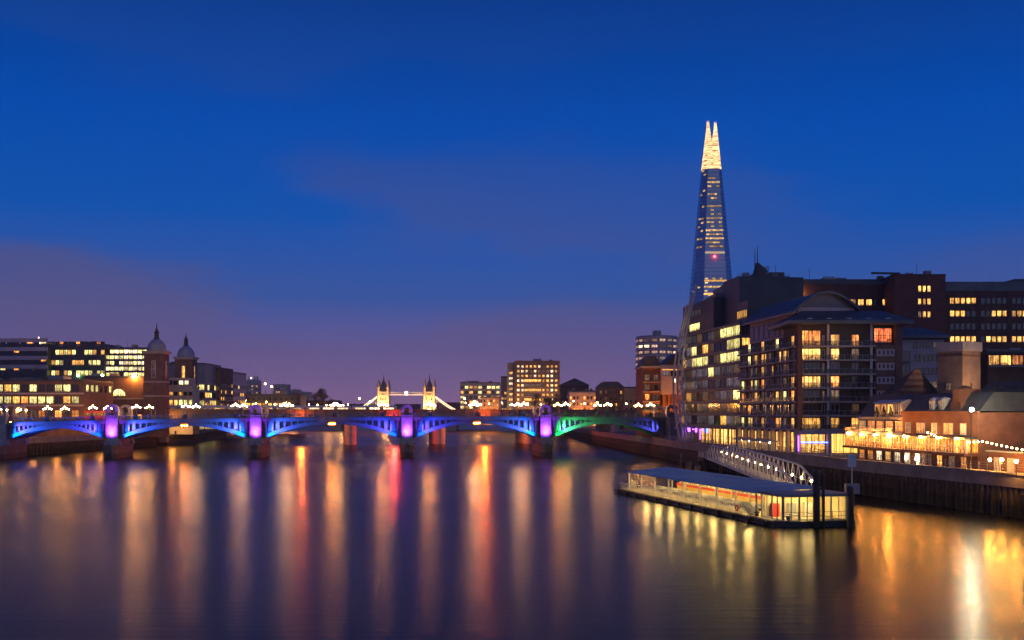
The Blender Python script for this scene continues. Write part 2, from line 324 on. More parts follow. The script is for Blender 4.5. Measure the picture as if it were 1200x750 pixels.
# ------------------------------------------------------------------ river, banks
GZ = 5.2
RB = [(112, -60), (98, 30), (84, 80), (68, 142), (59.5, 186), (54.5, 228), (50, 270), (46.5, 330), (43, 400), (38, 480), (34, 600), (40, 850), (70, 1300), (40, 1750), (0, 2300), (-60, 2700)]
LB = [(-190, -60), (-172, 150), (-161, 330), (-153, 425), (-149, 500), (-165, 590), (-185, 690), (-230, 850), (-280, 1300), (-250, 1750), (-200, 2300), (-90, 2700)]
def watermat():
    m = bpy.data.materials.new('river_water'); m.use_nodes = True; t = m.node_tree; b = t.nodes['Principled BSDF']
    b.inputs['Base Color'].default_value = (.010, .011, .010, 1); b.inputs['IOR'].default_value = 1.105
    b.inputs['Roughness'].default_value = .28; b.inputs['Specular IOR Level'].default_value = .5
    co = t.nodes.new('ShaderNodeTexCoord'); mp1 = t.nodes.new('ShaderNodeMapping'); mp1.inputs['Scale'].default_value = (.12, 1.1, 1); t.links.new(co.outputs['Object'], mp1.inputs[0])
    n = t.nodes.new('ShaderNodeTexNoise'); n.inputs['Scale'].default_value = 1; n.inputs['Detail'].default_value = 5; n.inputs['Roughness'].default_value = .6; t.links.new(mp1.outputs[0], n.inputs[0])
    bp = t.nodes.new('ShaderNodeBump'); bp.inputs['Strength'].default_value = .32; bp.inputs['Distance'].default_value = .085
    t.links.new(n.outputs[0], bp.inputs['Height']); t.links.new(bp.outputs[0], b.inputs['Normal'])
    mp2 = t.nodes.new('ShaderNodeMapping'); mp2.inputs['Scale'].default_value = (.012, .03, 1); t.links.new(co.outputs['Object'], mp2.inputs[0])
    n2 = t.nodes.new('ShaderNodeTexNoise'); n2.inputs['Scale'].default_value = 1; n2.inputs['Detail'].default_value = 4; t.links.new(mp2.outputs[0], n2.inputs[0])
    mr = t.nodes.new('ShaderNodeMapRange'); mr.inputs[1].default_value = .35; mr.inputs[2].default_value = .65; mr.inputs[3].default_value = .245; mr.inputs[4].default_value = .27; t.links.new(n2.outputs[0], mr.inputs[0]); t.links.new(mr.outputs[0], b.inputs['Roughness'])
    return m
WATER = watermat()
struct('river_water', MB().quad((-4000, -400, 0), (4000, -400, 0), (4000, 4600, 0), (-4000, 4600, 0)), WATER)
def bank(name, line, far, sgn):
    b = MB(); n = len(line)
    for (p, q) in zip(line, line[1:]):
        a0, a1 = (p[0], p[1]), (q[0], q[1]); f0, f1 = (far, p[1]), (far, q[1])
        v = [(a0[0], a0[1], GZ), (f0[0], f0[1], GZ), (f1[0], f1[1], GZ), (a1[0], a1[1], GZ)]
        b.quad(*v) if sgn > 0 else b.quad(*v[::-1])
    return struct(name, b, PAVE)
bank('right_bank_ground', RB, 4000, 1); bank('left_bank_ground', LB, -4000, -1)
HZ = bpy.data.materials.new('dusk_haze'); HZ.use_nodes = True; HZ.node_tree.nodes.clear()
_v = HZ.node_tree.nodes.new('ShaderNodeVolumePrincipled'); _v.inputs['Color'].default_value = (.74, .78, .92, 1); _v.inputs['Density'].default_value = .00011; _v.inputs['Anisotropy'].default_value = .7
_o = HZ.node_tree.nodes.new('ShaderNodeOutputMaterial'); HZ.node_tree.links.new(_v.outputs[0], _o.inputs['Volume'])
struct('haze', MB().box(-4100, 4100, -500, 4700, -6, 316), HZ, 'stuff')
struct('far_bank_ground', MB().quad((-4000, 2700, GZ), (4000, 2700, GZ), (4000, 4600, GZ), (-4000, 4600, GZ)), PAVE)

def off(p, q, d):
    u = Vector((q[0] - p[0], q[1] - p[1])).normalized(); nrm = Vector((-u.y, u.x)); return nrm * d
def river_wall(name, label, pts, sgn, ribs=True, top=5.95, cap=4.0):
    """river side is on sgn side; sheet piles below a concrete capping"""
    t = thing(name, label, 'river wall')
    piles = MB(); cp = MB(); foot = MB()
    for p, q in zip(pts, pts[1:]):
        o = off(p, q, sgn); L = math.hypot(q[0] - p[0], q[1] - p[1]); u = ((q[0] - p[0]) / L, (q[1] - p[1]) / L)
        def P(s, d, z): return (p[0] + u[0] * s + o.x * d, p[1] + u[1] * s + o.y * d, z)
        cp.add([P(0, .55, cap), P(L, .55, cap), P(L, .55, top - .25), P(0, .55, top - .25), P(0, .7, top - .25), P(L, .7, top - .25), P(L, .7, top), P(0, .7, top), P(0, -.4, top), P(L, -.4, top), P(L, -.4, cap), P(0, -.4, cap)],
               [(0, 1, 2, 3), (3, 2, 5, 4), (4, 5, 6, 7), (7, 6, 9, 8), (8, 9, 10, 11)])
        n = max(1, int(L / 1.2))
        prof = []
        for k in range(n):
            s0 = L * k / n; w = L / n
            prof += [(s0, .05), (s0 + w * .3, .05), (s0 + w * .42, .45), (s0 + w * .88, .45)]
        prof.append((L, .05))
        for (s0, d0), (s1, d1) in zip(prof, prof[1:]):
            piles.quad(P(s0, d0, -2), P(s1, d1, -2), P(s1, d1, cap + .05), P(s0, d0, cap + .05))
        if ribs:
            for k in range(0, n, 2):
                s0 = L * (k + .65) / n
                a = P(s0, .62, -2); foot.tube(a, P(s0, .62, 3.2), .16, 6)
    piles.build('sheet_piling', SHEET, t); cp.build('concrete_capping', CONC, t)
    if ribs: foot.build('timber_fender_slats', TIMBER, t)
    return t
river_wall('river_wall', 'long ribbed sheet-pile river wall with concrete top below the restaurants', RB[1:7], 1)
river_wall('river_wall', 'dark river wall running from the jetty under the lit bridge past the orange building', RB[6:12], 1, ribs=False)
river_wall('river_wall', 'dark piled river wall under the domed-tower end of the lit bridge', LB[1:5], -1)
river_wall('river_wall', 'dark river wall beyond the twin domed towers', LB[4:9], -1, ribs=False)

# ------------------------------------------------------------------ the lit road bridge
BX0, BY0 = -157.0, 326.0; BA = math.atan2(.1115, .9938); bc, bs = math.cos(BA), math.sin(BA)
def spx(p):
    k = (p - 600) / F; return (k * BY0 - BX0) / (bc - k * bs)
PIERS = [spx(p) for p in (1, 132, 300, 477, 639, 787)]
SC = spx(560)
def deckz(s): return 12.85 - 1.75 * ((s - SC) / SC) ** 2
BW = 17.0
br = thing('arch_bridge', 'five-span steel arch road bridge floodlit blue and violet with one green span end', 'bridge', (BX0, BY0, 0), BA)
def zig(f, s0, s1, n): return [f(s0 + (s1 - s0) * i / n) for i in range(n + 1)]
LBL, BLU, GRN, VIO, LAV = (.0, .16, 1), (.0, .05, 1), (0, .8, .06), (.27, .03, 1), (.33, .08, 1)
SE0, SE1 = PIERS[0] - 25, PIERS[5] + 16
deck = MB(); ss = [SE0 + (SE1 - SE0) * i / 60 for i in range(61)]
for a, b in zip(ss, ss[1:]):
    za, zb = deckz(a), deckz(b)
    deck.add([(a, -.3, za - .75), (b, -.3, zb - .75), (b, BW, zb - .75), (a, BW, za - .75), (a, -.3, za - .1), (b, -.3, zb - .1), (b, BW, zb - .1), (a, BW, za - .1)],
             [(0, 3, 2, 1), (4, 5, 6, 7), (0, 1, 5, 4), (2, 3, 7, 6)])
deck.build('road_deck', CONC, br)
for y0, y1, nm in ((-.55, -.3, 'fascia'), (BW, BW + .25, 'fascia')):
    b = MB()
    for a, c in zip(ss, ss[1:]):
        za, zc = deckz(a), deckz(c)
        for (ya, yb, d0, d1) in ((y0, y1, -1.15, -.25), (y0 - .25, y1 + .02, -.25, .02)):
            b.add([(a, ya, za + d0), (c, ya, zc + d0), (c, yb, zc + d0), (a, yb, za + d0), (a, ya, za + d1), (c, ya, zc + d1), (c, yb, zc + d1), (a, yb, za + d1)], [(0, 3, 2, 1), (4, 5, 6, 7), (0, 1, 5, 4), (2, 3, 7, 6)])
    b.build(nm, BPAINT, br)
for y in (-.55, BW):
    b = MB()
    n = int((SE1 - SE0) / 3.4)
    for i in range(n + 1):
        s = SE0 + (SE1 - SE0) * i / n; z = deckz(s); b.box(s - .22, s + .22, y - .02, y + .42, z, z + 1.3)
    for a, c in zip(ss, ss[1:]):
        za, zc = deckz(a), deckz(c)
        for d0, d1, e in ((1.0, 1.14, .10), (.06, .22, .12), (.55, .62, .16)):
            b.add([(a, y + e, za + d0), (c, y + e, zc + d0), (c, y + .4 - e, zc + d0), (a, y + .4 - e, za + d0), (a, y + e, za + d1), (c, y + e, zc + d1), (c, y + .4 - e, zc + d1), (a, y + .4 - e, za + d1)], [(0, 3, 2, 1), (4, 5, 6, 7), (0, 1, 5, 4), (2, 3, 7, 6)])
        k = 4
        for i in range(k):
            s = a + (c - a) * (i + .5) / k; z = deckz(s); b.box(s - .13, s + .13, y + .15, y + .25, z + .2, z + 1.02)
    b.build('parapet_railing', BPAINT, br)
HP = 2.2
for k in range(5):
    a, c = PIERS[k] + HP, PIERS[k + 1] - HP; mid = (a + c) / 2; half = (c - a) / 2
    crown = deckz(mid) - 1.75; spring = 6.3
    def az(s): return crown - (crown - spring) * ((s - mid) / half) ** 2
    N = 28
    for ri, y in enumerate((0.0, 5.4, 10.8, BW - .8)):
        b = MB()
        for i in range(N):
            s0 = a + (c - a) * i / N; s1 = a + (c - a) * (i + 1) / N; z0, z1 = az(s0), az(s1)
            b.add([(s0, y, z0 - .45), (s1, y, z1 - .45), (s1, y + .8, z1 - .45), (s0, y + .8, z0 - .45), (s0, y, z0 + .75), (s1, y, z1 + .75), (s1, y + .8, z1 + .75), (s0, y + .8, z0 + .75)],
                  [(0, 3, 2, 1), (4, 5, 6, 7), (0, 1, 5, 4), (2, 3, 7, 6)])
        b.build('arch_rib', BPAINT, br)
    nc = 22
    for i in range(nc):
        sc_ = a + (c - a) * (i + .5) / nc
        if deckz(sc_) - 1.1 - az(sc_) - .7 > .15: MB().box(sc_ - .2, sc_ + .2, -.08, .62, az(sc_) + .7, deckz(sc_) - 1.1).build('spandrel_column', BPAINT, br)
    for y in (.7, BW - .7):                       # plate behind the columns
        b = MB()
        for i in range(N):
            s0 = a + (c - a) * i / N; s1 = a + (c - a) * (i + 1) / N
            b.add([(s0, y - .06, az(s0) + .6), (s1, y - .06, az(s1) + .6), (s1, y - .06, deckz(s1) - .8), (s0, y - .06, deckz(s0) - .8), (s0, y + .06, az(s0) + .6), (s1, y + .06, az(s1) + .6), (s1, y + .06, deckz(s1) - .8), (s0, y + .06, deckz(s0) - .8)],
                  [(0, 1, 2, 3), (7, 6, 5, 4)])
        b.build('spandrel_plate', BPAINT, br)
def turret(s, y, front):
    """granite pylon with an arched niche through its head; front faces -y"""
    g = MB(); sg = 1
    zt = 4.1
    g.box(s - 2.35, s + 2.35, y - .7, y + 2.9, zt, zt + .9); g.box(s - 2.05, s + 2.05, y - .45, y + 2.7, zt + .9, zt + 1.8)
    g.box(s - 1.75, s + 1.75, y - .15, y + 2.4, zt + 1.8, 13.0)
    for e in (-1, 1): g.box(s + e * 1.45 - .3, s + e * 1.45 + .3, y - .38, y - .15, zt + 1.8, 12.6)
    g.box(s - 1.75, s + 1.75, y - .36, y - .15, 11.6, 12.6); g.box(s - 1.2, s + 1.2, y - .3, y - .15, zt + 1.8, zt + 2.5)
    g.box(s - 2.0, s + 2.0, y - .5, y + 2.6, 13.0, 13.35)
    # arched head: ring of wedge blocks round an opening
    ro, ri, zc = 1.8, .95, 14.9
    for e in (-1, 1): g.box(s + (ri if e > 0 else -ro), s + (ro if e > 0 else -ri), y - .2, y + 2.3, 13.35, zc)
    n = 12
    for i in range(n):
        t0, t1 = math.pi * i / n, math.pi * (i + 1) / n
        g.extr([(s + ri * math.cos(t0), zc + ri * math.sin(t0)), (s + ro * math.cos(t0), zc + ro * math.sin(t0)), (s + ro * math.cos(t1), zc + ro * math.sin(t1)), (s + ri * math.cos(t1), zc + ri * math.sin(t1))], y - .2, y + 2.3)
    g.box(s - ri, s + ri, y + .9, y + 1.1, 13.35, 14.2)
    o = g.build('pier_turret', GRAN, br)
    b = MB(); b.sphere((s, y + .5, 14.55), .28, 8); b.tube((s, y + .5, 13.36), (s, y + .5, 14.3), .12); b.build('niche_urn', STEELD, o)
    return o
for k, s in enumerate(PIERS):
    g = MB()
    pts = [(s - 2.3, .6), (s - 1.9, -3.2), (s - .9, -4.8), (s + .9, -4.8), (s + 1.9, -3.2), (s + 2.3, .6), (s + 2.3, BW - .6), (s + 1.4, BW + 1.6), (s - 1.4, BW + 1.6), (s - 2.3, BW - .6)]
    g.prism(pts, -3, 4.1); p2 = [(s + (x - s) * 1.08, y) for x, y in pts]; g.prism([(x, y - .25 if y < 0 else y) for x, y in p2], 3.2, 4.0)
    g.box(s - 1.9, s + 1.9, 1.5, BW - 1.5, 4.1, 11.0)
    g.build('pier', WETST, br)
    turret(s, -.9, True); turret(s, BW - 1.2, False)
    # floodlights on the pier's shelf: violet up the turret, blue (last span: green, then blue) along the arches
    fx = MB(); fx.box(s - .35, s + .35, -4.6, -4.1, 4.2, 4.55); fx.tube((s, -4.0, 4.0), (s, -4.3, 4.3), .1)
    fo = fx.build('floodlight', STEELD, br)
    if 0 < k < 5:
        light(br, 'SPOT', (s, -4.6, 4.7), 17000, VIO, (s, -.9, 11.0), .15, 75, .9)
        light(br, 'SPOT', (s, -4.2, 5.0), 5000, (.62, .36, 1), (s, -1.0, 8.4), .1, 40, 1)
    for e in (-1, 1):
        if (k == 0 and e < 0) or (k == 5 and e > 0): continue
        col = LBL if (k + e) % 2 else BLU
        if k == 4 and e > 0: col = GRN
        if k == 5: col = (.01, .06, 1)
        if k == 4 and e < 0: col = LBL
        if k in (1, 2) and e > 0: col = (.01, .14, 1)
        fl = MB(); fl.box(s + e * 2.2 - .25, s + e * 2.2 + .25, -2.3, -1.9, 4.15, 4.5); fl.build('floodlight', STEELD, br)
        en = 62000 if k not in (0,) else 50000
        if k == 4 and e > 0: en = 62000
        light(br, 'SPOT', (s + e * 2.4, -3.2, 4.9), en, col, (s + e * 7.5, .2, 8.8), .2, 74, 1)
        light(br, 'SPOT', (s + e * 2.6, -2.4, 8.6), 13000, LAV if k not in (0, 5) else VIO if k == 0 else (.10, .10, 1), (s + e * 8.0, .7, 9.9), .12, 56, 1)
# low navigation lights hung at mid-span
for k in range(5):
    mid = (PIERS[k] + PIERS[k + 1]) / 2
    if k in (0, 4): continue
    z = deckz(mid) - 1.9
    b = MB(); b.box(mid - 1.3, mid + 1.3, -.75, -.5, z - .75, z + .7); nv = b.build('span_light_panel', STEELD, br)
    for e in (-.75, 0, .75): MB().sphere((mid + e, -.85, z - .2), .17, 8).build('span_lamp', lamp('lamp_span', (1, .20, .01), 700), nv)

# five-globe standards on both parapets
def standard_mesh():
    post = MB(); post.box(-.55, .55, -.4, .4, 0, 1.35); post.lathe([(.3, 1.35), (.2, 1.6), (.12, 2.0), (.09, 3.9), (.13, 4.0), (.05, 4.35)], 8)
    for dx, dz in ((-1.15, 3.55), (-.6, 3.75), (.6, 3.75), (1.15, 3.55)): post.path([(0, 0, 3.3), (dx * .6, 0, dz - .35), (dx, 0, dz)], .045, 5)
    return post.mesh('post', STEELD)
POSTM = standard_mesh(); GLOBM = MB().sphere((0, 0, 0), .17, 8).mesh('globe', G_WARM, True)
GL = ((-1.15, 3.75), (-.6, 3.95), (0, 4.5), (.6, 3.95), (1.15, 3.75))
GLOBV = [GLOBM, MB().sphere((0, 0, 0), .17, 8).mesh('globe', lamp('lamp_globe_pale', (1, .50, .22), 440), True), MB().sphere((0, 0, 0), .17, 8).mesh('globe', lamp('lamp_globe_amber', (1, .33, .04), 560), True), MB().sphere((0, 0, 0), .17, 8).mesh('globe', lamp('lamp_globe_dim', (1, .46, .14), 260), True)]
lampS = [spx(p) for p in (-48, 4, 56, 109, 160, 218, 276, 333, 392, 448, 504, 559, 614, 663, 712, 762)]
proto = None
def copy_tree(o, parent=None):
    c = o.copy(); C.objects.link(c); c.parent = parent
    for ch in list(o.children): copy_tree(ch, c)
    return c
def standard(x, y, z, rz, label, group):
    global proto
    if proto is None:
        proto = thing('street_lamp', label, 'street lamp', (x, y, z), rz, group); put('post', POSTM, proto)
        for dx, dz in GL: put('globe', GLOBM, proto, (dx, 0, dz))
        return proto
    c = copy_tree(proto); gv = rng.choice(GLOBV); [setattr(ch, 'data', gv) for ch in c.children if ch.name.startswith('globe')]; c.location = (x, y, z); c.rotation_euler = (0, 0, rz); tag(c, label, 'street lamp', group); return c
for row, yy in (('near', -.2), ('far', BW + .1)):
    for i, s in enumerate(lampS):
        standard(BX0 + bc * s - bs * yy, BY0 + bs * s + bc * yy, deckz(s) + .02, BA, f'five-globe lamp on the {row} parapet of the lit bridge, {ORD[len(lampS) - 1 - i]} from the orange brick building', f'lamps along the {row} parapet of the lit bridge')
# bus crossing the bridge
bx = spx(109); pb = (BX0 + bc * bx - bs * 5, BY0 + bs * bx + bc * 5)
bus = thing('bus', 'red single-decker bus crossing the lit bridge toward the domed towers', 'bus', (pb[0], pb[1], deckz(bx)), BA)
b = MB(); b.box(-4.2, 4.2, 0, 2.5, .35, 1.35); b.box(-4.2, 4.2, 0, 2.5, 2.35, 2.9)
for i in range(7): b.box(-4.2 + 1.38 * i, -4.08 + 1.38 * i, .01, 2.49, 1.35, 2.35)
b.build('body', REDP, bus)
MB().box(-4.1, 4.1, .06, 2.44, 1.3, 2.4).build('window_band', lit('lit_bus', (1, .5, .14), .8, (.5, .15, .04)), bus)
for dx in (-2.7, 2.7):
    for yy in (.02, 2.2): MB().tube((dx, yy, .45), (dx, yy + .28, .45), .45, 12).build('wheel', HULL, bus)

# ------------------------------------------------------------------ railway bridge, train, twin towers
RX0, RY0 = -150.0, 457.0; RA = math.atan2(36, 196); rc, rs = math.cos(RA), math.sin(RA)
rb = thing('railway_bridge', 'brown plate-girder railway bridge behind the lit arch bridge', 'bridge', (RX0, RY0, 0), RA)
RL, RW = 215, 26
MB().box(-20, RL, .6, RW - .6, 12.4, 13.4).build('track_deck', CONC, rb)
for y in (0, RW - .6):
    b = MB(); b.box(-20, RL, y, y + .6, 11.4, 15.4); b.box(-20, RL, y - .2, y + .8, 15.4, 15.65); b.box(-20, RL, y - .2, y + .8, 11.2, 11.42)
    for i in range(60): b.box(-19 + i * 3.95, -18.75 + i * 3.95, y - .14, y, 11.42, 15.4)
    b.build('plate_girder', mat('girder_paint', (.20, .13, .085), .7, .35, .25), rb)
def rpx(p):
    k = (p - 600) / F; return (k * RY0 - RX0) / (rc - k * rs)
for p in (306, 411, 516, 622, 722):
    s = rpx(p); g = MB()
    for y in (3, 10, 17, 24): g.lathe([(2.6, -3), (2.6, 8.6), (3.2, 9.0), (3.2, 9.6)], 14, s, y)
    g.box(s - 3.4, s + 3.4, .2, RW - .2, 9.6, 11.2)
    g.build('pier', GRAN, rb)
for px, cl, e in ((353, (1, .17, .02), 1700), (462, (1, .06, .03), 1900), (568, (1, .15, .01), 2800), (202, (1, .3, .04), 350)):
    s = rpx(px); nb_ = MB().box(s - 1.3, s + 1.3, .12, .3, 9.6, 11.19).build('navigation_lamp', STEELD, rb); MB().sphere((s, -.6, 10.4), .55, 8).build('lamp_glass', lamp('lamp_nav_%d' % px, cl, e), nb_)
def on_rail(s, y): return (RX0 + rc * s - rs * y, RY0 + rs * s + rc * y)
# a train of carriages (each carriage is a thing: they could be uncoupled)
tr = [(188, 'first'), (206, 'second'), (224, 'third'), (242, 'fourth'), (260, 'fifth')]
s0 = rpx(187)
for i in range(5):
    x, y = on_rail(s0 + i * 20.4, 4.5)
    t = thing('train_carriage', f'white train carriage on the railway bridge, {ORD[i]} from the tall domed towers', 'train carriage', (x, y, 13.4), RA, 'carriages of the train on the railway bridge')
    b = MB(); b.extrx([(0, .9), (2.8, .9), (2.85, 2.0), (2.7, 3.4), (2.1, 3.95), (.7, 3.95), (.1, 3.4), (-.05, 2.0)], .2, 20.0); b.box(1, 19, .3, 2.5, .3, .9); b.build('body', mat('white_coachwork', (.62, .6, .6), .4, .1, .3), t)
    for k in range(3): win(t, 3.9 + 6.2 * k, -.06, 2.1, 0, 4.6, .95, L_DIM if i < 3 else L_WHT, FRAMED, 4, 1)
    for k in range(2): MB().box(7.0 + 6.2 * k - .55, 7.0 + 6.2 * k + .35, -.09, .1, 1.1, 3.2).build('door', STEELG, t)
for i, (p, py) in enumerate(((308, 449), (316, 452), (424, 466), (553, 466), (437, 470))):
    s = rpx(p); x, y = on_rail(s, RW - 2); z = Z(py, y)
    t = thing('light_mast', f'tall slim light mast on the railway bridge, {ORD[i]} from the domed towers' if i < 3 else f'light mast on the railway bridge {"left of" if i == 4 else "beside"} the {"bascule bridge walkway" if i == 4 else "grid-windowed tower block"}', 'light mast', (x, y, 13.4), 0, 'light masts on the railway bridge')
    MB().tube((0, 0, 0), (0, 0, z - 13.4), .14, 6).build('mast', STEELG, t); MB().box(-.7, .7, -.5, .1, z - 13.4, z - 13.1).build('lamp_head', STEELD, t)
    MB().sphere((0, -.35, z - 13.7), .45, 8).build('globe', lamp('lamp_mast', (1, .55, .2), 40), t)

def domed_tower(px, D, yt, yb, label):
    w = 7.6; x = X(px, D)
    t = thing('domed_tower', label, 'tower', (x, D, GZ))
    hb = Z(yb, D) - GZ; ht = Z(yt, D) - GZ
    b = MB(); b.box(-w / 2, w / 2, 0, w, -1, hb - 1.2)
    for e in (-1, 1):
        for f in (0, 1): b.box(e * (w / 2 - .75) - .9, e * (w / 2 - .75) + .9, f * (w - 1.6) - .15, f * (w - 1.6) + 1.75, -1, hb - 1.4)
    b.build('brick_shaft', BROWN, t)
    for z, o in ((hb * .45, .35), (hb * .62, .4), (hb - 1.2, .6), (hb - .6, .9)): MB().box(-w / 2 - o, w / 2 + o, -o, w + o, z, z + .59).build('stone_cornice', STONE, t)
    for (xx, yy, rz) in ((0, 0, 0), (w / 2, w / 2, R(90)), (-w / 2, w / 2, R(-90))):
        nx, ny = (math.sin(rz), -math.cos(rz))
        win(t, xx + nx * .03, yy + ny * .03, hb * .68, rz, 1.6, hb * .2, L_DIM if px < 190 else L_YEL, STONE, 1, 2, fr=.3)
        win(t, xx + nx * .03, yy + ny * .03, hb * .15, rz, 1.8, hb * .14, GLASS, STONE, 1, 2, fr=.3)
    dm = MB(); rr = w / 2 + .1; dh = 4.7
    prof = [(rr, hb), (rr * 1.0, hb + .5)] + [(rr * math.cos(a), hb + .5 + dh * math.sin(a)) for a in [R(v) for v in (15, 30, 45, 60, 72)]] + [(.9, hb + dh + .5)]
    dm.lathe(prof, 20, 0, w / 2); d = dm.build('dome', LEAD, t, smooth=True)
    k = hb + dh + .4; l = MB(); l.lathe([(1.25, k), (1.25, k + .4), (.95, k + .5), (.95, k + 2.6), (1.35, k + 2.8), (.8, k + 2.9), (.5, k + 4.2), (.28, ht - 2.5), (.12, ht)], 10, 0, w / 2); l.sphere((0, w / 2, ht - 1.2), .3, 8); l.build('lantern_spire', SLATE, t)
    return t
domed_tower(180, 440, 378, 411, 'square brick tower with lead dome and spire, the nearer of the twin towers')
domed_tower(215, 486, 390, 418, 'square brick tower with lead dome and spire, the farther of the twin towers')

# ------------------------------------------------------------------ left-bank buildings
t, w, h = camblock('station_wall', 'brown brick station wall with lit half-round windows beside the domed tower', 'station building', 98, 168, 443, 444, 60, BROWN, SLATE)
for px in (109, 139):
    xx = X(px, 444) - X(98, 444); n = 14; b = MB(); rr = 2.8
    z = Z(464, 444) - GZ
    b.add([(xx, -.06, z)] + [(xx + rr * math.cos(math.pi * i / n), -.06, z + rr * math.sin(math.pi * i / n)) for i in range(n + 1)], [(0, i, i + 1) for i in range(1, n + 1)], 0)
    for i in range(n):
        a0, a1 = math.pi * i / n, math.pi * (i + 1) / n
        b.extr([(xx + rr * math.cos(a0), z + rr * math.sin(a0)), (xx + (rr + .4) * math.cos(a0), z + (rr + .4) * math.sin(a0)), (xx + (rr + .4) * math.cos(a1), z + (rr + .4) * math.sin(a1)), (xx + rr * math.cos(a1), z + rr * math.sin(a1))], -.2, .02, 1)
    for i in (3, 7, 11): b.tube((xx, -.08, z), (xx + rr * math.cos(math.pi * i / n), -.08, z + rr * math.sin(math.pi * i / n)), .09, 5, 2)
    b.build('half_round_window', [L_GRN, STONE, FRAMED], t)
for k, zz in enumerate((Z(468, 444) - GZ, Z(478, 444) - GZ)): MB().box(-.2, w + .2, -.3, .01, zz, zz + .5).build('string_course', STONE, t)
b = MB().box(X(158, 444) - X(98, 444) - .3, X(158, 444) - X(98, 444) + .3, -1.4, -.01, Z(440, 444) - GZ + .2, Z(440, 444) - GZ + .4).build('lamp_bracket', STEELD, t)
MB().sphere((X(158, 444) - X(98, 444), -1.2, Z(441, 444) - GZ), .75, 10).build('floodlight_lens', lamp('lamp_orange_flood', (1, .38, .06), 420), b)
grid(t, 0, 0, Z(492, 444) - GZ, 0, 8, 1, w / 8, 1, 1.6, 2.2, [(1, L_ORG), (2, GLASS)], STONE)

t, w, h = camblock('office_building', 'low brown office block with two rows of greenish lit windows', 'office building', -30, 98, 447, 402, 30, BROWN, SLATE, plant=[(24, 30, 8, 16, 2.4), (12, 20, 6, 12, 1.6)])
grid(t, 1.5, 0, Z(459, 402) - GZ, 0, 12, 1, (w - 3) / 12, 1, 2.6, 2.7, [(5, L_GRN), (2, L_YEL), (2, GLASS)], FRAMED, 4, 2)
grid(t, 1.5, 0, Z(473, 402) - GZ, 0, 12, 1, (w - 3) / 12, 1, 2.6, 2.7, [(5, L_GRN), (2, L_YEL), (1, L_ORG), (1, GLASS)], FRAMED, 4, 2)
grid(t, 1.5, 0, Z(490, 402) - GZ, 0, 12, 1, (w - 3) / 12, 1, 2.4, 2.9, [(2, L_ORG), (1, L_DIM), (2, GLASS)], FRAMED, 2, 2)
for zz in (462, 476): MB().box(-.2, w + .2, -.4, .02, Z(zz, 402) - GZ, Z(zz, 402) - GZ + .6).build('string_course', STONE, t)
grid(t, w, 1, Z(459, 402) - GZ, R(90), 6, 1, 4.6, 1, 2.6, 2.7, [(3, L_GRN), (2, GLASS)], FRAMED, 3, 2)
t, w, h = camblock('office_building', 'grey office block with long horizontal stone bands, roof beacon on its edge', 'office building', -40, 55, 405, 472, 30, DARKC, SLATE)
for k in range(4):
    zz = Z(432, 472) - GZ + k * 3.9; MB().box(-.3, w + .3, -.5, .3, zz, zz + 1.7).build('stone_band', PINKW, t)
grid(t, 0, 0, Z(433.5, 472) - GZ - .2, 0, 12, 4, w / 12, 3.9, 2.3, 1.7, [(1, L_GRN), (1, L_ORG), (7, GLASS)], FRAMED, 2, 1)
b = MB(); b.lathe([(1.0, h), (.9, h + 2.0), (.3, h + 2.8), (.1, h + 4)], 8, X(43, 472) - X(-40, 472), 2); b.build('roof_beacon', lamp('lamp_beacon', (1, .7, .35), 7), t)
t, w, h = camblock('office_building', 'dark glass office block with broken rows of lit windows behind the low brown offices', 'office building', 55.3, 123, 405, 476, 30, DARKC, SLATE, plant=[(8, 18, 5, 15, 1.5)])
pz = 4.6; z0 = Z(440, 476) - GZ
grid(t, 0, 0, z0, 0, 14, 3, w / 14, pz, 1.6, 2.2, [(5, L_GRN), (2, L_YEL), (2, GLASS)], FRAMED, 2, 1, skip=lambda i, j: (i * 7 + j * 3) % 11 == 0)
grid(t, 0, 0, z0 + 3 * pz - .6, 0, 14, 1, w / 14, pz, 1.6, 1.9, [(3, L_ORG), (4, GLASS)], FRAMED, 2, 1)
for px in (92, 120.5):
    MB().sphere((X(px, 476) - X(55.3, 476), -.7, Z(440, 476) - GZ), .5, 8).build('entrance_lamp', G_GREEN, t); MB().box(X(px, 476) - X(55.3, 476) - .1, X(px, 476) - X(55.3, 476) + .1, -.5, .01, z0 - .2, z0 + .1).build('lamp_bracket', STEELD, t)
t, w, h = camblock('office_building', 'brightly lit glass office block between the dark offices and the domed tower', 'office building', 123.3, 172, 409, 478, 30, DARKC, ZINC)
grid(t, 0, 0, Z(441, 478) - GZ, 0, 9, 5, w / 9, 2.55, 1.85, 1.7, [(6, L_WHT), (4, L_GRN), (1, GLASS)], FRAMED, 2, 1)
for i, (px, D) in enumerate(((12, 384), (38, 386), (66, 388), (92, 390), (118, 402), (146, 410))):
    q = thing('embankment_lamp', f'orange street lamp on the far embankment, {ORD[i]} from the {"low brown offices far end" if i < 3 else "low brown offices near end"}', 'street lamp', (X(px, D), D, GZ), 0, 'orange lamps on the far embankment')
    MB().tube((0, 0, 0), (0, 0, 5.2), .09, 6).build('post', STEELD, q); MB().sphere((0, 0, 5.4), .28, 8).build('globe', lamp('lamp_embankment', (1, .36, .05), 600), q)
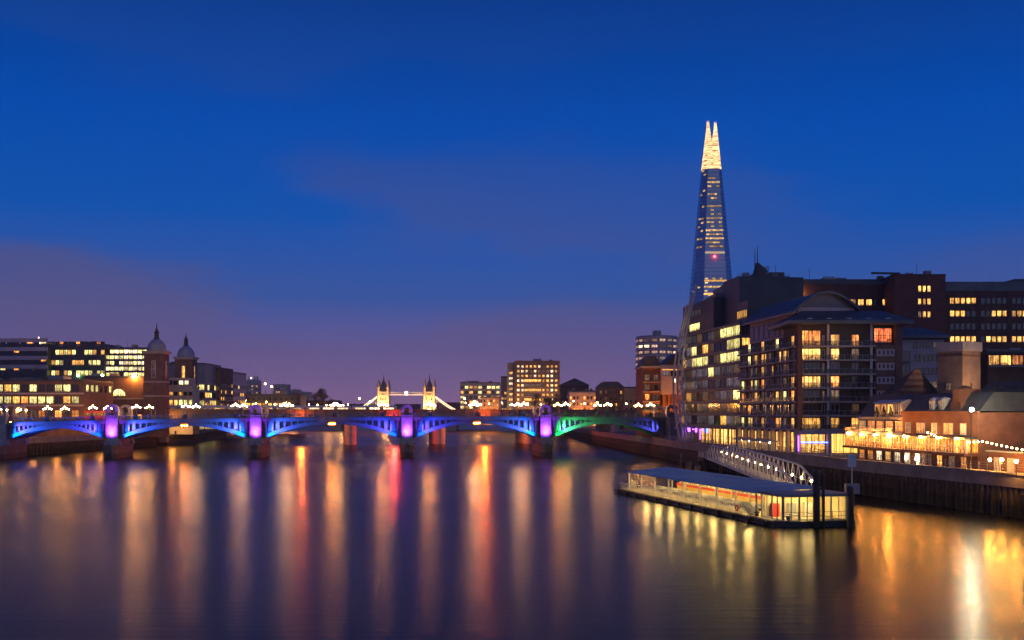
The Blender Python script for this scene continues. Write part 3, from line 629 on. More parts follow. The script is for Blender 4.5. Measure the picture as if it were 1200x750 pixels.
for i, (px, py, D) in enumerate(((280, 472, 700), (288, 469, 705), (300, 473, 712), (312, 471, 705), (322, 474, 712), (335, 472, 715), (350, 475, 800), (362, 474, 820), (372, 475, 840), (394, 473, 845), (408, 474, 845))):
    q = thing('quay_lamp', f'golden quay lamp beyond the railway bridge, {ORD[i]} from the black glass office', 'street lamp', (X(px, D), D, GZ), 0, 'golden quay lamps beyond the railway bridge'); z = Z(py, D) - GZ
    MB().tube((0, 0, -.5), (0, 0, z), .12, 6).build('post', STEELD, q); MB().sphere((0, 0, z), .42, 8).build('globe', lamp('lamp_quay', (1, .45, .1), 160), q)
for i, (px, py, D) in enumerate(((546, 472, 800), (556, 470, 795), (573, 473, 790), (588, 472, 790), (600, 474, 770), (618, 473, 760), (634, 474, 750), (672, 470, 625), (685, 473, 625), (700, 472, 555), (716, 474, 550), (734, 473, 545))):
    q = thing('quay_lamp', f'golden street lamp on the quay before the brick warehouses, {ORD[i]} from the low glass office', 'street lamp', (X(px, D), D, GZ), 0, 'golden lamps before the tower block'); z = Z(py, D) - GZ
    MB().tube((0, 0, -.5), (0, 0, z), .12, 6).build('post', STEELD, q); MB().sphere((0, 0, z), .36, 8).build('globe', lamp('lamp_quay', (1, .45, .1), 160), q)
# row of shops and lower storeys behind the bridge
t, w, h = camblock('glass_office', 'glass office behind the farther domed tower with two bright floors', 'office building', 188, 240, 427, 545, 30, STEELG, ZINC, bandm=PINKW, nb=6, pz=4.0)
grid(t, 0, 0, .5, 0, 7, 6, w / 7, 4.0, 2.7, 2.8, [(5, L_GRN), (3, L_YEL2), (2, GLASS)], FRAMED, 2, 1)
grid(t, w, 0, .5, R(90), 7, 6, 4.2, 4.0, 3.4, 2.8, [(5, L_GRN), (1, L_YEL2), (2, GLASS)], FRAMED, 2, 1)
t, w, h = camblock('terraced_building', 'low cream stepped building at the foot of the twin towers', 'office building', 192, 226, 455, 468, 10, CREAM, CREAM)
for f in (.25, .75): light(t, 'SPOT', (w * f, -14, 1.5), 5500, (1, .5, .16), (w * f, 0, 8), .3, 120, .8); MB().box(w * f - .3, w * f + .3, -14.3, -13.7, -.3, 1.2).build('floodlight', STEELD, t)
MB().box(1, w - 2, 1.5, 11, h + .9, h + 4.6).build('upper_storey', CREAM, t)
grid(t, 1, 1.5, h + 1.6, 0, 4, 1, (w - 3) / 4, 1, 1.9, 1.8, [(1, L_WHT), (1, GLASS)], FRAMED)
grid(t, 0, 0, h - 3.2, 0, 6, 1, w / 6, 1, 1.5, 1.6, [(1, L_YEL), (2, GLASS)], FRAMED); grid(t, 0, 0, h - 7.5, 0, 6, 1, w / 6, 1, 1.5, 2.4, [(2, L_YEL2), (1, L_GRN)], FRAMED)
t, w, h = camblock('office_building', 'pinkish brick office block right after the bright glass office', 'office building', 240.5, 258, 432, 565, 26, BROWN, SLATE, plant=[(1, 4, 3, 8, 2)])
grid(t, 0, 0, 1, 0, 4, 7, w / 4, 3.6, 1.2, 1.8, [(2, L_YEL), (1, L_DIM), (3, GLASS)], FRAMED)
grid(t, w, 0, 1, R(90), 6, 7, 4.3, 3.6, 2, 2, [(1, L_YEL), (3, GLASS)], FRAMED)
t, w, h = camblock('office_building', 'black glass office block at the end of the bright riverside row', 'office building', 257.5, 273, 437, 600, 30, GLASS, SLATE)
grid(t, 0, 0, 1.5, 0, 4, 6, w / 4, 4.2, 1.5, 2.0, [(1, L_WHT), (1, L_GRN), (3, GLASS)], FRAMED); grid(t, w, 0, 1.5, R(90), 6, 6, 5, 4.2, 3, 2.0, [(1, L_YEL), (1, L_GRN), (3, GLASS)], FRAMED, 2, 1)
t, w, h = camblock('market_hall', 'long low dark wharf building with a lit ground floor', 'wharf building', 262, 352, 463, 720, 20, DARKC, SLATE)
grid(t, 0, 0, h - 8.6, 0, 14, 1, w / 14, 1, 2.6, 3.2, [(4, L_YEL2), (2, L_ORG), (2, GLASS)], FRAMED, 2, 1)
grid(t, 0, 0, h - 3.6, 0, 14, 1, w / 14, 1, 1.8, 1.8, [(1, L_YEL), (4, GLASS)], FRAMED)
# pale far towers
for i, (pl, pr, yt, D, lab, ch) in enumerate((
    (272.5, 280.5, 439, 1500, 'slim pale distant tower beside the black glass office', [(2, L_DIM), (1, L_WHT)]),
    (286, 302.5, 446, 1650, 'pale distant tower with a small crown of corner turrets', [(2, L_DIM), (2, L_YEL)]),
    (320, 337, 451, 1600, 'wide pale distant block beyond the light masts', [(3, L_DIM), (1, L_YEL)]),
    (340, 350, 457, 1700, 'low pale distant block next to the wide one', [(3, L_DIM), (1, L_YEL)]),
    (352, 363, 460, 1650, 'lowest pale distant block before the round dark tree', [(3, L_DIM), (1, L_YEL)]))):
    t, w, h = camblock('distant_tower', lab, 'tower block', pl, pr, yt, D, 22, STONE, STONE)
    nx = max(3, int(w / 3.6)); nz = int((h - 4) / 5)
    grid(t, 0, 0, 4, 0, nx, nz, w / nx, 5, 2.0, 2.2, ch + [(2, GLASS)], STONE)
    if i == 1:
        for e in (.5, w * .3, w * .68, w - 2.6): MB().box(e, e + 2.2, .3, 2.6, h + .8, h + 6.5).build('corner_turret', STONE, t)
        MB().sphere((w / 2, .2, h + 4), 1.2, 8).build('roof_lamp', lamp('lamp_roof', (1, .8, .55), 6), t); MB().tube((w / 2, .2, h), (w / 2, .2, h + 3), .3).build('lamp_post', STEELG, t)

# ------------------------------------------------------------------ far concrete bridge and its lamps
lbD = 850
xb0, xb1 = -232, 44
t = thing('concrete_bridge', 'far flat concrete bridge with a red light line, seen under the arches', 'bridge', (xb0, lbD, 0))
L_ = xb1 - xb0
b = MB(); n = 60
for k in range(3):
    a = L_ * k / 3 + 4; c = L_ * (k + 1) / 3 - 4
    for i in range(20):
        s0 = a + (c - a) * i / 20; s1 = a + (c - a) * (i + 1) / 20; q = lambda s: 8.6 - 4.0 * ((s - (a + c) / 2) / ((c - a) / 2)) ** 2
        b.add([(s0, 0, q(s0)), (s1, 0, q(s1)), (s1, 30, q(s1)), (s0, 30, q(s0)), (s0, 0, 11), (s1, 0, 11), (s1, 30, 11), (s0, 30, 11)], [(0, 3, 2, 1), (4, 5, 6, 7), (0, 1, 5, 4), (2, 3, 7, 6)])
b.box(-30, L_ + 30, -.6, 30.6, 11, 12.2); b.build('deck', STONE, t)
for k in range(4): MB().box(L_ * k / 3 - 4, L_ * k / 3 + 4, -1.5, 31.5, -2, 10.99).build('pier', GRAN, t)
MB().box(-20, L_ + 20, -.85, -.6, 11.2, 11.5).build('red_light_strip', lamp('strip_red', (1, .05, .03), 7), t)
for i, px in enumerate((276, 291, 331, 343, 385, 400, 452, 507, 562, 617)):
    D = lbD - .5
    tt = thing('bridge_lamp', f'street lamp on the far concrete bridge, {ORD[i]} from the domed towers', 'street lamp', (X(px, D), D, 12.2), 0, 'lamps on the far concrete bridge')
    MB().tube((0, 0, 0), (0, 0, 8), .16, 6).build('post', STEELD, tt); MB().tube((-1.6, 0, 8), (1.6, 0, 8), .1, 5).build('arm', STEELD, tt)
    for e in (-1.6, 1.6): MB().sphere((e, 0, 7.7), .5, 8).build('globe', G_WARM, tt)
# ------------------------------------------------------------------ bascule bridge with two gothic towers
TD = 1750
ts = TD / F
x1, x2 = X(449, TD), X(503, TD)
tb = thing('bascule_bridge', 'distant bascule bridge with two gothic towers, lit walkway and lit chains', 'bridge', ((x1 + x2) / 2, TD, 0))
half = (x2 - x1) / 2
GOTH = lit('floodlit_stone', (1, .66, .30), .42, (.6, .30, .12), .8, 1.2, (.12, .12, .12))
TSTN = mat('tower_stone', (.45, .38, .30), .8, .3, .1)
GOLD = lamp('chain_lights', (1, .62, .36), 4.0)
for e in (-1, 1):
    cx = e * half; g = MB(); w = 8.0
    g.box(cx - w, cx + w, 0, 16, 10, 49); g.box(cx - w - 1, cx + w + 1, -1, 17, 19, 21); g.box(cx - w - .8, cx + w + .8, -.8, 16.8, 42, 44); g.box(cx - 11, cx + 11, -4, 20, -3, 10)
    for ex in (-1, 1):
        for y in (0, 16): g.lathe([(2.2, 10), (2.2, 54), (2.6, 54.5), (2.6, 57), (.15, 70)], 8, cx + ex * w, y)
    tw = g.build('gothic_tower', TSTN, tb)
    r = MB(); r.add([(cx - w, 0, 49), (cx + w, 0, 49), (cx + w, 16, 49), (cx - w, 16, 49), (cx - 1.2, 6.8, 68), (cx + 1.2, 6.8, 68), (cx + 1.2, 9.2, 68), (cx - 1.2, 9.2, 68)], [(0, 1, 5, 4), (1, 2, 6, 5), (2, 3, 7, 6), (3, 0, 4, 7), (4, 5, 6, 7)])
    r.lathe([(1.2, 68), (.8, 72), (.15, 79)], 6, cx, 8); r.build('steep_roof', SLATE, tw)
    for j in range(4):
        for i in (-1, 0, 1): win(tb, cx + i * 4.2, -.1, 22 + j * 6.6, 0, 2.2, 4.2, L_YEL if (i + j) % 2 == 0 else L_DIM, STONE, 1, 2, fr=.4)
    for dx, yy, en in ((-7, -14, 90000), (7, -14, 90000), (0, -22, 120000)):
        MB().box(cx + dx - .6, cx + dx + .6, yy - .5, yy + .5, 12.2, 13).build('floodlight', STEELD, tb)
        light(tb, 'SPOT', (cx + dx, yy, 13.6), en * 1.5, (1, .50, .16), (cx + dx * .3, 4, 46), .5, 80, .8)
    for dx in (-11, -5.5, 0, 5.5, 11):
        MB().sphere((cx + dx, -5, 18.5 + (1.5 if dx == 0 else 0)), 1.0, 8).build('tower_lamp', lamp('lamp_tower', (1, .55, .18), 75), tb); MB().tube((cx + dx, -5, 9.5), (cx + dx, -5, 18), .25, 5).build('lamp_post', STEELD, tb)
MB().box(-half * 2.4, half * 2.4, -3, 16, 8.6, 10.2).build('road_deck', STEELG, tb)
for y in (2, 12):
    b = MB(); a, c = -half + 8, half - 8
    b.box(a, c, y, y + 2, 43.5, 44.2); b.box(a, c, y, y + 2, 47.6, 48.2)
    for i in range(18): xx = a + (c - a) * i / 18; b.tube((xx, y + .3, 44), (xx + (c - a) / 18, y + .3, 48), .22, 4); b.tube((xx + (c - a) / 18, y + .3, 44), (xx, y + .3, 48), .22, 4)
    wk = b.build('high_walkway', STEELW, tb)
MB().box(-half + 8.2, half - 8.2, 1.6, 1.9, 43.6, 44.1).build('walkway_light_strip', GOLD, tb); MB().box(-half + 8.2, half - 8.2, 1.6, 1.9, 47.7, 48.0).build('walkway_light_strip', lamp('chain_lights_dim', (1, .55, .3), 1.6), tb)
MB().box(-2.4, 2.4, 1.2, 1.58, 43.4, 49.5).build('walkway_crest', lamp('crest_light', (1, .8, .6), 5), tb)
for e in (-1, 1):
    for dz in (0, -3.2):
        pts = []
        for i in range(17):
            u = i / 16; s = half + 8 + u * 42; z = (43 + dz * .3) * (1 - u) ** 1.25 + 17 * (1 - (1 - u) ** 1.25) + dz * math.sin(math.pi * u) * .8
            pts.append((e * s, 1, z))
        MB().path(pts, .55, 5).build('suspension_chain', GOLD, tb)
    b = MB()
    for i in range(1, 10): u = i / 10; s = half + 8 + u * 42; z = 43 * (1 - u) ** 1.25 + 17 * (1 - (1 - u) ** 1.25) - 1; b.tube((e * s, 1, 10), (e * s, 1, z), .2, 4)
    b.build('suspension_rod_lattice', STEELW, tb)
    MB().box(e * (half + 54) - 4, e * (half + 54) + 4, 0, 12, 5, 22).build('shore_tower', TSTN, tb)

# ------------------------------------------------------------------ right bank beyond the lit bridge
t, w, h = camblock('tower_block', 'tall brown tower block with a square grid of lit windows', 'tower block', 603, 656, 424, 800, 26, BROWN, BROWN, z0=GZ, plant=[(14, 20, 5, 14, 2.5)])
D = 800; pz = 3.55; ztop = Z(431, D) - GZ
grid(t, 1.2, 0, ztop - 8 * pz, 0, 10, 9, (w - 2.4) / 10, pz, 1.75, 1.9, [(7, L_YEL), (3, L_WHT), (2, L_DIM)], BROWN, skip=lambda i, j: j < 6 and 1 < i < 6)
for j in range(6): win(t, w * .40, -.02, ztop - 8 * pz + j * pz, 0, 12.5, 2.0, L_YEL if j % 2 else L_DIM, BROWN, 8, 1)
MB().box(-5.6, -.01, 4, 22, 0, h - .4).build('stair_wing', CONC, t); grid(t, -5.2, 4, 6, 0, 1, 9, 4.8, 4, 2.8, 1.8, [(1, L_YEL), (1, L_WHT)], BROWN)
grid(t, 1, 0, 1, 0, 8, 1, (w - 2) / 8, 4, 2.6, 4, [(1, L_YEL2)], FRAMED)
for f in (.15, .5, .85): light(t, 'SPOT', (w * f, -16, 1.0), 26000, (1, .55, .25), (w * f, 0, 24), .3, 120, .8); MB().box(w * f - .4, w * f + .4, -16.4, -15.6, -.2, .7).build('floodlight', STEELD, t)  # added ground spots and housings that warm and brighten the brown facade
t, w, h = camblock('office_building', 'narrow stepped block leaning on the tall grid-windowed block', 'office building', 587, 594, 442, 815, 20, CONC, SLATE)
grid(t, 0, 0, 2, 0, 2, 6, w / 2, 4.2, 1.4, 1.9, [(3, L_YEL), (1, GLASS)], FRAMED)
t, w, h = camblock('glass_office', 'low glass riverside office with greenish lit top floors, left of the orange-lit house', 'office building', 539, 586, 449, 900, 30, STEELG, ZINC, plant=[(6, 16, 4, 12, 2)])
grid(t, 0, 0, h - 30, 0, 9, 7, w / 9, 4.2, 2.8, 2.4, [(4, L_GRN), (2, L_YEL), (4, GLASS)], FRAMED, 2, 1)
t, w, h = camblock('riverside_house', 'orange floodlit riverside house in front of the low glass office', 'house', 562, 585, 466, 830, 14, CREAM, SLATE, z0=GZ)
grid(t, 0, 0, h - 14, 0, 6, 4, w / 6, 3.5, 1.2, 1.9, [(2, L_ORG), (2, GLASS)], STONE)
light(t, 'SPOT', (w / 2, -9, .6), 26000, (1, .30, .03), (w / 2, 0, 9), .3, 110, .8); MB().box(w / 2 - .3, w / 2 + .3, -9.3, -8.7, 0, .35).build('floodlight', STEELD, t)
t, w, h = camblock('riverside_house', 'orange floodlit classical riverside terrace with arched openings', 'terrace', 667, 699, 459, 640, 16, CREAM, SLATE, z0=GZ)
grid(t, 0, 0, h - 12, 0, 8, 3, w / 8, 3.6, 1.1, 2.0, [(2, L_ORG), (2, GLASS)], STONE); grid(t, 0, 0, 1, 0, 8, 1, w / 8, 4, 1.4, 3.2, [(3, L_ORG), (2, GLASS)], STONE)
MB().box(-.3, w + .3, -.5, .01, h - 1.2, h - .4).build('cornice', STONE, t)
for f in (.2, .5, .8): light(t, 'SPOT', (w * f, -6, .6), 9000, (1, .26, .03), (w * f, 0, 9), .3, 110, .8); MB().box(w * f - .3, w * f + .3, -6.3, -5.7, 0, .35).build('floodlight', STEELD, t)
t, w, h = camblock('warehouse', 'dark slate-roofed warehouse behind the classical terrace', 'warehouse', 657, 690, 452, 690, 20, BRICKD, SLATE)
MB().extr([(0, h + .9), (w, h + .9), (w * .5, h + 5)], 1, 19).build('gable_roof', SLATE, t); grid(t, 0, 0, h - 16, 0, 6, 4, w / 6, 4, 1.2, 2, [(1, L_DIM), (3, GLASS)], STONE)
t, w, h = camblock('warehouse', 'brown brick warehouse with a hipped roof beside the round glass tower', 'warehouse', 701, 731, 455, 570, 18, BROWN, SLATE)
MB().extr([(-.3, h + .8), (w + .3, h + .8), (w - 3, h + 3.6), (3, h + 3.6)], .5, 17.5).build('hipped_roof', SLATE, t)
grid(t, 0, 0, h - 13, 0, 5, 4, w / 5, 3.3, 1.1, 1.8, [(2, L_DIM), (1, L_YEL), (4, GLASS)], STONE)
t, w, h = camblock('warehouse', 'plain brown warehouse between the hipped roof and the orange brick building', 'warehouse', 731.5, 753, 455, 560, 18, STOCK, SLATE)
grid(t, 0, 0, 2, 0, 4, 4, w / 4, 4, 1.1, 1.8, [(1, L_DIM), (3, GLASS)], STONE)
# round glass tower
D = 655; cx = X(773, D); rr = 12.8; hh = Z(389, D) - GZ
t = thing('round_tower', 'round pale glass office tower with glowing floor bands', 'office tower', (cx, D + rr, GZ))
MB().lathe([(rr, -1), (rr, hh - 2), (rr - .4, hh - 1.9)], 40).build('glass_drum', mat('pink_glass', (.30, .23, .24), .25, .2, .1, metal=.2), t, smooth=False)
for k in range(13):
    z = hh - 3.2 - k * 3.7
    MB().lathe([(rr + .1, z - .5), (rr + .5, z - .45), (rr + .5, z + .35), (rr + .1, z + .4)], 40).build('floor_band', PINKW, t)
    for q in range(7):
        a = R(-90 + (q - 3) * 22 - 14); o = win(t, (rr * math.cos(R(7.5)) + .12) * math.cos(a), (rr * math.cos(R(7.5)) + .12) * math.sin(a), z - 2.6, a + R(90), 3.6, 1.7, pick([(1, L_WHT), (6, L_ROSE), (1, L_DIM)]), FRAMEW, 3, 1)
MB().box(-2.2, 2.2, -4, 4, hh - 2, hh + 1.6).build('plant_room', STEELG, t)
# orange brick building by the bridge end
D = 388; x0 = X(753, D); 
t = thing('brick_building', 'orange-lit brick building with tall columns beside the end of the lit bridge', 'office building', (x0, D, GZ), 0)
w = X(803, D) - x0; h = Z(428, D) - GZ; w1 = w * .42
MB().box(0, w1, 0, 20, -.5, h - 1).build('brick_wing', BRICK, t); MB().box(w1, w + 8, -3, 20, 15.6, h).build('upper_block', PINKW, t); MB().box(w1 + .6, w + 8, -1, 20, -.5, 15.6).build('brick_base', BRICK, t)
MB().box(-.5, w1 + .1, -.7, 20, h - 1, h - .3).build('eaves', STONE, t)
r = MB(); r.extr([(-.6, h - .3), (w1 + .4, h - .3), (w1 * .75, h + 3.4), (w1 * .3, h + 3.4)], -.4, 19).build('hipped_roof', SLATE, t)
r = MB(); r.extr([(w1 + .2, h), (w + 8, h), (w + 8, h + 4.6), (w * .8, h + 4.6)], -2, 18).build('sloped_roof', SLATE, t)
for k in range(6): MB().box(w1 + .6 + k * 1.75, w1 + 1.35 + k * 1.75, -2.2, -1.2, -.4, 15.59).build('brick_column', BRICK, t)
grid(t, w1 + .3, -3, h - 4, 0, 4, 1, 2.6, 1, 1.9, 1.8, [(2, GLASS), (1, L_PINK)], FRAMED, 3, 1); win(t, w1 + 4.6, -3.02, h - 6.6, 0, 1.0, 1.6, L_WHT, FRAMED)
MB().box(w1 + .2, w + 7, -3.25, -3.02, h - 1.9, h - 1.6).build('lit_cornice_strip', lamp('strip_warm', (1, .45, .12), 1.3), t)
grid(t, 0, 0, 3, 0, 2, 6, w1 / 2, 3.5, 1.6, 2.2, [(2, L_DIM), (1, L_ORG), (1, GLASS)], STONE)
for k in range(5): MB().box(.2, w1 - .2, -1.3, -.01, 5.9 + k * 3.5, 6.15 + k * 3.5).build('balcony', STONE, t)
for f, e in ((.2, 11000), (.62, 16000), (.9, 16000)): light(t, 'SPOT', (w * f, -7, 1.0), e, (1, .30, .04), (w * f, 0, 9), .3, 88, .8); MB().box(w * f - .3, w * f + .3, -7.3, -6.7, 0, .5).build('floodlight', STEELD, t)
# arch abutment and lit underpass at the bridge end
t = thing('bridge_abutment', 'stone abutment with an amber-lit doorway where the lit bridge lands', 'abutment', (X(789, 349), 349, GZ))
b = MB(); b.box(-1.5, 2.4, -1.6, 14, -4, 7.0); b.box(5.6, 8.5, -1.6, 14, -1, 7.0); b.box(2.4, 5.6, -1.6, 14, 4.6, 7.0); b.box(2.4, 5.6, 6, 14, -1, 4.6); b.box(-1.8, 8.8, -1.9, 14.2, 7.0, 7.4); b.build('stonework', STONE, t)
MB().tube((4, 3, 4.55), (4, 3, 4.2), .12).build('lamp_bracket', STEELD, t); MB().sphere((4, 3, 4.0), .3, 8).build('globe', lamp('lamp_underpass', (1, .42, .06), 160), t)
# the shard-shaped tower
D = 1060; sx = X(833.5, D)
t = thing('glass_spire', 'very tall tapering glass tower with a glowing split peak', 'skyscraper', (sx, D, 0))
ZT = 304.0
def hw(z): return .0871 * (362 - z)
pl = [(-1, -.45), (-.55, -1), (.6, -1.02), (1, -.5), (1, .6), (.5, 1), (-.6, 1), (-1, .5)]
def ring(z, k=1): return [(x * hw(z) * k, y * hw(z) * k, z) for x, y in pl]
def facets(z0, z1, i, mtl, name, k=1):
    a, b_ = ring(z0, k), ring(z1, k); j = (i + 1) % 8
    return MB().add([a[i], a[j], b_[j], b_[i]], [(0, 1, 2, 3)]).build(name, mtl, t)
def shardmat():
    m = mat('tower_glass', (.30, .36, .46), .18, .25, .03, metal=.45, spec=1.0); tr_ = m.node_tree; b = tr_.nodes['Principled BSDF']
    co = tr_.nodes.new('ShaderNodeTexCoord'); s_ = tr_.nodes.new('ShaderNodeSeparateXYZ'); tr_.links.new(co.outputs['Object'], s_.inputs[0])
    q = tr_.nodes.new('ShaderNodeMath'); q.operation = 'PINGPONG'; q.inputs[1].default_value = 1.9; tr_.links.new(s_.outputs[2], q.inputs[0])
    mr = tr_.nodes.new('ShaderNodeMapRange'); mr.inputs[1].default_value = 0; mr.inputs[2].default_value = 1.0; mr.inputs[3].default_value = .55; mr.inputs[4].default_value = .14; tr_.links.new(q.outputs[0], mr.inputs[0]); tr_.links.new(mr.outputs[0], b.inputs['Roughness'])
    return m
SG = shardmat()
for i in range(8): facets(-2, 255, i, SG, 'glass_facet')
CROWN = lit('lit_peak_glass', (1, .64, .28), 1.8, (1, .40, .10), .95, 1.05, (.05, .05, .35), rooms=False)
hb_ = hw(255)
for x0_, x1_, ax_, zt in ((-1.0, .40, -.36, 305), (-.30, 1.0, .44, 304)):
    q = [(x0_, -.45), (x0_ + .35, -1), (x1_ - .3, -1.02), (x1_, -.5), (x1_, .6), (x1_ - .35, 1), (x0_ + .35, 1), (x0_, .5)]
    m_ = MB(); w_ = .075
    vs = [(x * hb_, y * hb_, 255) for x, y in q] + [((ax_ + w_ * math.copysign(1, x - (x0_ + x1_) / 2)) * hb_, y * .22 * hb_, zt - 2.5 * (k % 3)) for k, (x, y) in enumerate(q)]
    m_.add(vs, [(i, (i + 1) % 8, 8 + (i + 1) % 8, 8 + i) for i in range(8)]); m_.build('peak_shard', CROWN, t)
b = MB()
for z in range(258, 279, 5): b.box(-hb_ * (.98 - (z - 255) / 60), hb_ * (.98 - (z - 255) / 58), -hb_ * (.97 - (z - 255) * .0155), hb_ * .15, z, z + .6)
b.build('peak_floor_grating', STEELW, t)
LFL = lit('lit_tower_floor', (1, .62, .26), 1.1, (.9, .35, .1), .3, 1.3, (.22, .22, .3))
def shard_win(z, u, w_, h_, m_):
    """a lit window u (-1..1) along the face towards the river"""
    y0 = -1.0; k = hw(z); sl = math.atan(.0871); 
    xx = .02 * k + u * .54 * k
    o = win(t, xx, y0 * k * (1 + .02 * (xx / k + .55) / 1.15) - .15, z, 0, w_, h_, m_, FRAMED, 1, 1, fr=.15); o.rotation_euler = (-sl, 0, 0); return o
def shard_side(z, u, w_, h_, m_):
    k = hw(z); p0, p1 = Vector((-1, -.45)), Vector((-.55, -1)); p = p0.lerp(p1, .5 + u * .4) * k; a = math.atan2(-.55, .45)
    o = win(t, p.x - .2, p.y - .15, z, a, w_, h_, m_, FRAMED, 1, 1, fr=.15); o.rotation_euler = (-math.atan(.07), 0, a); return o
cnt = 0
for z in range(124, 254, 4):
    dens = .5 if z < 146 else .95 if 172 < z < 208 else .6 if 208 <= z < 236 else .45 if z >= 236 else .06
    n_ = max(3, int(hw(z) * 1.1 / 3.2))
    for i in range(n_):
        if rng.random() < dens * .62 and cnt < 96:
            shard_win(z, -1 + 2 * (i + .5) / n_, hw(z) * 1.0 / n_, 2.0, LFL if z > 140 else L_WHT); cnt += 1
        if i < 2 and rng.random() < dens * .4 and cnt < 98: shard_side(z, -.8 + i * .9, 3, 2.0, LFL); cnt += 1
for z, s_ in ((142, L_YEL2), (136, LFL), (129, L_YEL2), (122, L_WHT), (170, L_WHT), (184, LFL), (192, LFL), (204, LFL), (216, LFL), (240, LFL)):
    k = hw(z)
    MB().add([(-.55 * k, -1.0 * k - .25, z), (.6 * k, -1.02 * k - .25, z), (.6 * hw(z + 2), -1.02 * hw(z + 2) - .25, z + 2), (-.55 * hw(z + 2), -hw(z + 2) - .25, z + 2)], [(0, 1, 2, 3)]).build('lit_floor_strip', s_ if z != 170 else lamp('strip_soft', (1, .7, .4), .6), t)
MB().sphere((0, -hw(167) - 1, 167), 1.0, 8).build('warning_lamp', G_RED, t)

# ------------------------------------------------------------------ dark office masses behind the riverside flats
t, w, h = camblock('dark_office', 'dark blue-grey office mass with stepped roof, twin masts and a sharp roof peak', 'office building', 864, 925, 325, 335, 40, DARKC, DARKC, par=.3)
xx = lambda p: X(p, 335) - X(864, 335); zz = lambda y: Z(y, 335) - GZ
MB().box(xx(889), xx(923), 4, 30, h + .3, zz(317)).build('upper_box', DARKC, t)
MB().extr([(xx(884), h + .3), (xx(902), zz(317.2)), (xx(889), zz(306))], 1.5, 3.9).build('roof_peak', SLATE, t)
for p, y in ((885.5, 291), (888.5, 288)): MB().tube((xx(p), 1, h), (xx(p), 1, zz(y)), .22, 6, 0, .08).build('mast', STEELD, t)
MB().box(xx(843), -.01, 6, 34, 0, zz(341)).build('stepped_wing', DARKC, t)
MB().add([(xx(852), 3, zz(350)), (xx(864), 3, zz(350)), (xx(864), 3, zz(328)), (xx(852), 9, zz(350)), (xx(864), 9, zz(350)), (xx(864), 9, zz(328))], [(0, 1, 2), (5, 4, 3), (0, 3, 4, 1), (0, 2, 5, 3), (1, 4, 5, 2)]).build('sloped_glazing', mat('sky_glass', (.25, .28, .33), .1, .2, .2, metal=.7), t)
b = MB()
for k in range(13): b.box(-.0, w, -.06, .0, 4 + k * 4.0, 4.12 + k * 4.0)
for k in range(6): b.box(k * w / 5 - .06, k * w / 5 + .06, -.07, .0, 0, h - .1)
b.build('cladding_joint_grating', STEELD, t)
b = MB()
for k in range(9): b.tube((k * w / 8, .3, h + .3), (k * w / 8, .3, h + 1.3), .04, 4)
b.tube((0, .3, h + 1.3), (w, .3, h + 1.3), .04, 4); b.build('roof_railing', STEELG, t)
b = MB()
for k in range(7): b.box(xx(891), xx(905), 3.8, 4.0, h + 1 + k * .45, h + 1.25 + k * .45)
b.build('louvre_grille', STEELG, t)
grid(t, xx(866), 0, zz(362), 0, 5, 3, 3.0, 4.0, 1.8, 1.8, [(4, GLASS), (1, L_PINK)], FRAMED); win(t, xx(907), -.02, zz(340), 0, 1.5, 1.6, GLASS, FRAMED, 2, 1)
t, w, h = camblock('office_building', 'long dark brick block behind the curved roof, white vent box on top', 'office building', 925.3, 1048, 333, 345, 40, BRICKD, DARKC, par=1.6)
xx = lambda p: X(p, 345) - X(925.3, 345); zz = lambda y: Z(y, 345) - GZ
MB().box(xx(968), xx(983), 3, 9, h + .1, zz(324)).build('vent_box', STONE, t)
for q in range(4): MB().tube((xx(970 + q * 3.5), 4, zz(324)), (xx(970 + q * 3.5), 4, zz(322)), .3).build('vent_pipe', STEELG, t)
grid(t, xx(985), 0, zz(358), 0, 6, 1, xx(1042) / 6 - xx(985) / 6, 1, 1.8, 2, [(2, L_YEL), (2, GLASS)], FRAMED)
b = MB().tube((xx(937), -.01, zz(346)), (xx(937), -1.1, zz(346)), .12).build('lamp_bracket', STEELD, t); MB().sphere((xx(937), -1.3, zz(346)), .42, 8).build('globe', lamp('lamp_wall', (1, .45, .1), 110), b)
t, w, h = camblock('brick_tower', 'square dark brick tower with three rows of small yellow windows and rooftop gear', 'office building', 1048.3, 1108, 323, 336, 32, mat('tower_brick', (.17, .06, .05), .85, .3, .4, fine=(1.6, .25)), BRICKD, par=.5)
xx = lambda p: X(p, 336) - X(1048.3, 336); zz = lambda y: Z(y, 336) - GZ
for j, (y, m_) in enumerate(((342, L_YEL2), (357, L_YEL), (372, L_YEL))):
    for i, p in enumerate((1077.5, 1083, 1088.5)): win(t, xx(p), -.02, zz(y), 0, .95, 1.9, m_ if not (j == 2 and i == 0) else L_DIM, FRAMED)
b = MB(); b.tube((xx(1026), 4, zz(318)), (xx(1060), 4, zz(318.6)), .35); b.tube((xx(1040), 4, zz(331)), (xx(1052), 4, zz(318.4)), .25); b.tube((xx(1056), 4, zz(323)), (xx(1056), 4, zz(318.4)), .25); b.tube((xx(1014), 4, zz(333)), (xx(1046), 4, zz(329)), .3); b.box(xx(1050), xx(1062), 3, 6, h + .3, zz(320))
b.build('rooftop_cradle_gear', STEELD, t)
for p, y in ((1066, 316), (1074, 318), (1094, 318)): MB().tube((xx(p), 3, h), (xx(p), 3, zz(y)), .08).build('aerial', STEELD, t)
t, w, h = camblock('office_building', 'long dark brick office with grey metal top storey and rows of yellow windows', 'office building', 1108.3, 1290, 341, 345, 32, BRICKD, ZINC, par=.5)
xx = lambda p: X(p, 345) - X(1108.3, 345); zz = lambda y: Z(y, 345) - GZ
